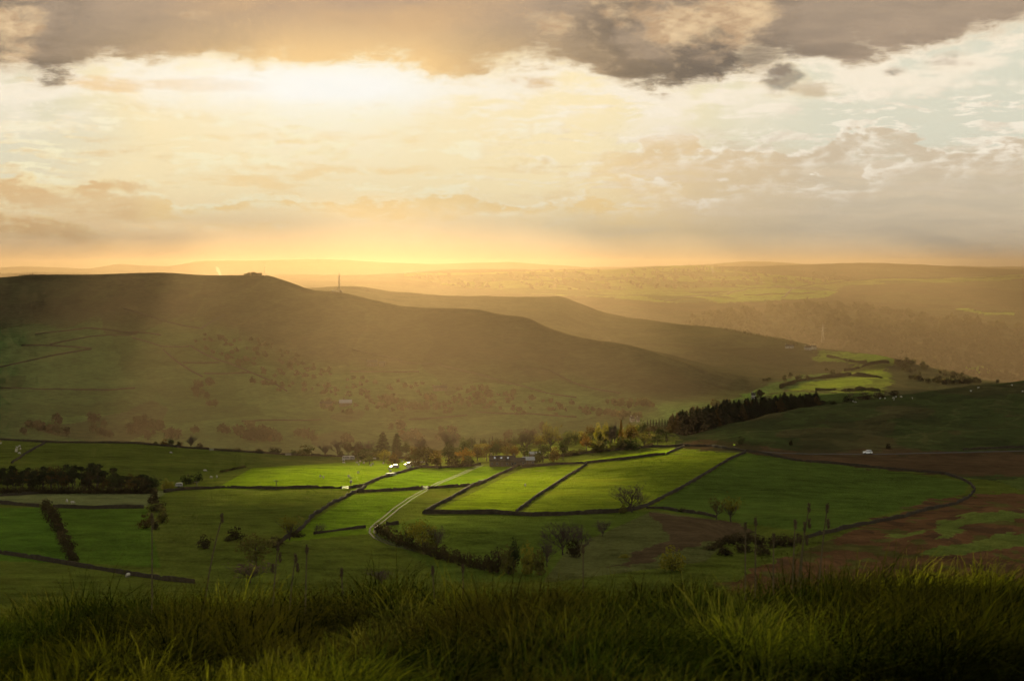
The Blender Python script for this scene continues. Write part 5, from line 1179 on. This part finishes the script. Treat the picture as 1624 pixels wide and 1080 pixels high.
# smoke drifting up beyond the long ridge
r_ = random.Random(4); mb = MB()
p = at(352, 3100); z1 = 3100 * (HY - 437) / F
V = []; n = 10; S = [(0, 1.2), (4, 2.0), (8, 2.6), (12, 3.4), (16, 3.2), (19, 1.6)]
for i, (z, r0) in enumerate(S): V += [(-z * .45 + math.cos(t * .6283) * r0 * r_.uniform(.7, 1.3), math.sin(t * .6283) * r0, z) for t in range(n)]
Fq = [(j * n + k, j * n + (k + 1) % n, (j + 1) * n + (k + 1) % n, (j + 1) * n + k) for j in range(len(S) - 1) for k in range(n)] + [tuple(range(n - 1, -1, -1)), tuple(range((len(S) - 1) * n, len(S) * n))]
m, nt, out = material('smoke'); pv = nt.new('ShaderNodeVolumePrincipled'); pv.inputs['Color'].default_value = (.9, .9, .9, 1); pv.inputs['Density'].default_value = .010; pv.inputs['Anisotropy'].default_value = .6; nt.l.new(pv.outputs[0], out.inputs[1])
o = MB().add(V, Fq).obj('smoke', m); o.location = (p.x, p.y, z1 - 5); o['kind'] = 'stuff'; o['label'] = 'white wisp of smoke rising beyond the crest of the long ridge'
# ------------------------------------------------------------------ foreground grass
r = np.random.default_rng(77)
def blades(n_t, y0, y1, per, hmul, seed, spread=.17):
    r = np.random.default_rng(seed)
    ty = y0 + (y1 - y0) * r.random(n_t) ** .8; tx = (r.random(n_t) - .5) * 2 * (ty * .28 + 2.0)
    dry = fbm(tx / 1.3, ty / 1.3, 301, 3); hh = np.clip(1 + 1.5 * fbm(tx / .8, ty / .8, 302, 3), .45, 1.55)
    n = n_t * per; k = np.repeat(np.arange(n_t), per)
    ang = r.random(n) * 2 * np.pi; rad = spread * np.sqrt(r.random(n))
    x = tx[k] + np.cos(ang) * rad; y = ty[k] + np.sin(ang) * rad; z = near_z(x, y) - .02
    h = (.13 + .13 * r.random(n)) * hh[k] * hmul
    wind = np.stack([.35 + .7 * fbm(tx / 1.6, ty / 1.6, 303, 2)[k], -.25 + .6 * fbm(tx / 1.6, ty / 1.6, 304, 2)[k]], 1)
    out_ = np.stack([np.cos(ang), np.sin(ang)], 1) * (rad / spread)[:, None] * .85
    bend = (out_ * 1.2 + wind * 1.3 + r.normal(size=(n, 2)) * .30) * (.55 + 1.1 * r.random(n))[:, None]
    w_ = (.0026 + .0030 * r.random(n)) * (1 + (y - 7) * .04)
    sd = np.stack([-np.sin(ang + 1.2), np.cos(ang + 1.2)], 1) + r.normal(size=(n, 2)) * .4; sd /= np.linalg.norm(sd, axis=1)[:, None]
    V = np.zeros((n, 8, 3)); T_ = (0, .38, .74, 1.0)
    for j, t in enumerate(T_):
        c = np.stack([x + bend[:, 0] * h * t * t, y + bend[:, 1] * h * t * t, z + h * (t - .40 * t * t * np.minimum(np.linalg.norm(bend, axis=1), 2.1))], 1)
        ww = (w_ * (1 - t * .85))[:, None]; s3 = np.concatenate([sd * ww, np.zeros((n, 1))], 1)
        V[:, 2*j] = c - s3; V[:, 2*j+1] = c + s3
    b = np.arange(n)[:, None] * 8
    Fq = np.concatenate([b + np.array([[0, 1, 3, 2]]), b + np.array([[2, 3, 5, 4]]), b + np.array([[4, 5, 7, 6]])])
    base = np.array([.024, .036, .005]); straw = np.array([.15, .125, .030]); lime = np.array([.165, .168, .012]); dk = np.array([.008, .012, .003])
    f = np.clip(-.02 + dry[k] * 1.5 + r.normal(size=n) * .2, 0, 1)[:, None]; g = np.clip(.22 + fbm(tx / 1.1, ty / .8, 305, 3)[k] * 2.2 + r.normal(size=n) * .15, 0, 1)[:, None]
    col = base * (1 - g) + lime * g; col = col * (1 - f * .8) + straw * f * .8
    d2 = (r.random(n) < .25)[:, None]; col = np.where(d2, dk, col)
    tone = np.exp(np.clip(fbm(tx / .55, ty / .7, 311, 2) * 2.6, -1.5, 1.2))[k][:, None]; col = col * (.15 + .85 * tone)  # highlights and shade of the tussocks painted in as tone
    C = np.repeat(col[:, None, :], 8, 1)
    C[:, :2] *= .35; C[:, 2:4] *= .8; C[:, 6:] = C[:, 6:] * 1.2 + straw * .35  # feet darkened as shade, tips brightened as rim light and tinted straw
    return V.reshape(-1, 3), Fq, np.concatenate([C.reshape(-1, 3), np.ones((n * 8, 1))], 1)
parts_ = [blades(2700, 5.6, 13.5, 95, 1.0, 1), blades(170, 9.0, 12.8, 90, 1.35, 2, .13), blades(800, 5.2, 12.5, 60, .75, 3, .3), blades(190, 5.4, 9.5, 70, 1.3, 4, .10)]
VV = []; FF = []; CC = []; o_ = 0
for V, Fq, C in parts_: VV.append(V); FF.append(Fq + o_); CC.append(C); o_ += len(V)
V = np.concatenate(VV); Fq = np.concatenate(FF); C = np.concatenate(CC)
m, nt, out = material('grass_blade')
at_ = nt.new('ShaderNodeAttribute', attribute_name='blade'); c = E(nt, at_.outputs['Color'])
d = nt.new('ShaderNodeBsdfDiffuse'); t = nt.new('ShaderNodeBsdfTranslucent'); mx = nt.new('ShaderNodeMixShader'); mx.inputs[0].default_value = .5
nt.put(d.inputs[0], nt.vmath('SCALE', c, sc=.42)); nt.put(t.inputs[0], nt.vmath('MULTIPLY', c, (.9, .88, .4))); nt.l.new(d.outputs[0], mx.inputs[1]); nt.l.new(t.outputs[0], mx.inputs[2]); nt.l.new(mx.outputs[0], out.inputs[0])
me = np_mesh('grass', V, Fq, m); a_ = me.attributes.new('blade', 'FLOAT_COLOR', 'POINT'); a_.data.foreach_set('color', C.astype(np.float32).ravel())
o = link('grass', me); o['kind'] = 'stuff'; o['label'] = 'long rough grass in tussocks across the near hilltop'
# seed-headed stems rising above it
STEM = flat_mat('dry_stem', (.08, .062, .03), .9, .3, 20); SEED = flat_mat('seed_head', (.07, .05, .025), .95, .3, 30)
def stem(px0, row0, px1, row1, d, label, heads=1, nm='seed_stem'):
    b = Vector(((px0 - CX) / F * d, d, 0)); b.z = float(near_z(np.array([b.x]), np.array([b.y]))[0]) - .02
    tip = Vector(((px1 - CX) / F * d, d + .02, -(row1 - HY) / F * d)); o = thing(nm, label, 'plant', b); t = tip - b; n = 6; mb = MB(); prev = Vector((0, 0, 0))
    pts = [Vector((t.x * (k / n) ** 1.7, t.y * k / n, t.z * k / n)) for k in range(n + 1)]
    for k in range(n): mb.tube(pts[k], pts[k+1], 0.0058 - .0004 * k, .0054 - .0004 * k, 5)
    mb.obj('stem', STEM, o)
    for h_ in range(heads):
        s = 1 - h_ * .13; c = Vector((t.x * s ** 1.7, t.y * s, t.z * s)); side = (.018 if h_ % 2 else -.018) if h_ else 0; mb = MB(); rr = random.Random(h_ + int(px0))
        for k in range(44):
            q = rr.random(); a = rr.uniform(0, 6.28); w_ = rr.uniform(.2, 1) * .006 * math.sin(math.pi * min(.95, q + .12)); pc = c + Vector((side + math.cos(a) * w_, math.sin(a) * w_, (q - .6) * .048))
            mb.tube(pc, pc + Vector((math.cos(a) * .008, math.sin(a) * .008, 0.012)), .0042, .001, 4)
        mb.obj('seed_head', SEED, o)
def far(a): return a[:4] + (10.2 + a[4] * .12,) + a[5:]
for a in ((241, 950, 240, 822, 4.6, 'tallest blurred seed stem over the lower left fields', 1), (322, 945, 351, 822, 5.0, 'leaning blurred seed stem right of the tallest one', 1), (432, 930, 440, 868, 6.5, 'branched seed stem left of the grass crest middle', 3),
          (458, 930, 468, 886, 7.0, 'short stem with drooping heads near the branched one', 2), (484, 930, 486, 872, 6.0, 'straight blurred stem right of the branched one', 1), (545, 930, 541, 908, 9.5, 'small seed head just above the grass left of centre', 1),
          (690, 930, 686, 905, 8.5, 'small seed head above the grass below the track hedge', 1), (735, 925, 734, 902, 9.5, 'dark seed spike above the grass below the central clump', 1), (925, 905, 925, 872, 9.0, 'reddish seed head right of the pair of bare trees', 1),
          (1182, 905, 1183, 836, 8.0, 'upright seed stem, left of the taller group', 1), (1198, 905, 1199, 828, 8.5, 'upright seed stem beside the left one of the taller group', 1), (1226, 905, 1228, 854, 8.0, 'shorter seed stem between the upright pairs', 1),
          (1256, 905, 1262, 832, 7.5, 'seed stem with two dark heads over the right field', 2), (1262, 905, 1284, 806, 7.8, 'thin arching stem with sparse heads over the right field', 3), (1268, 905, 1277, 836, 7.6, 'dark-headed stem close to the arching one', 2),
          (1296, 905, 1313, 806, 7.4, 'rightmost tall seed stem leaning over the large field', 2)): stem(*far(a))
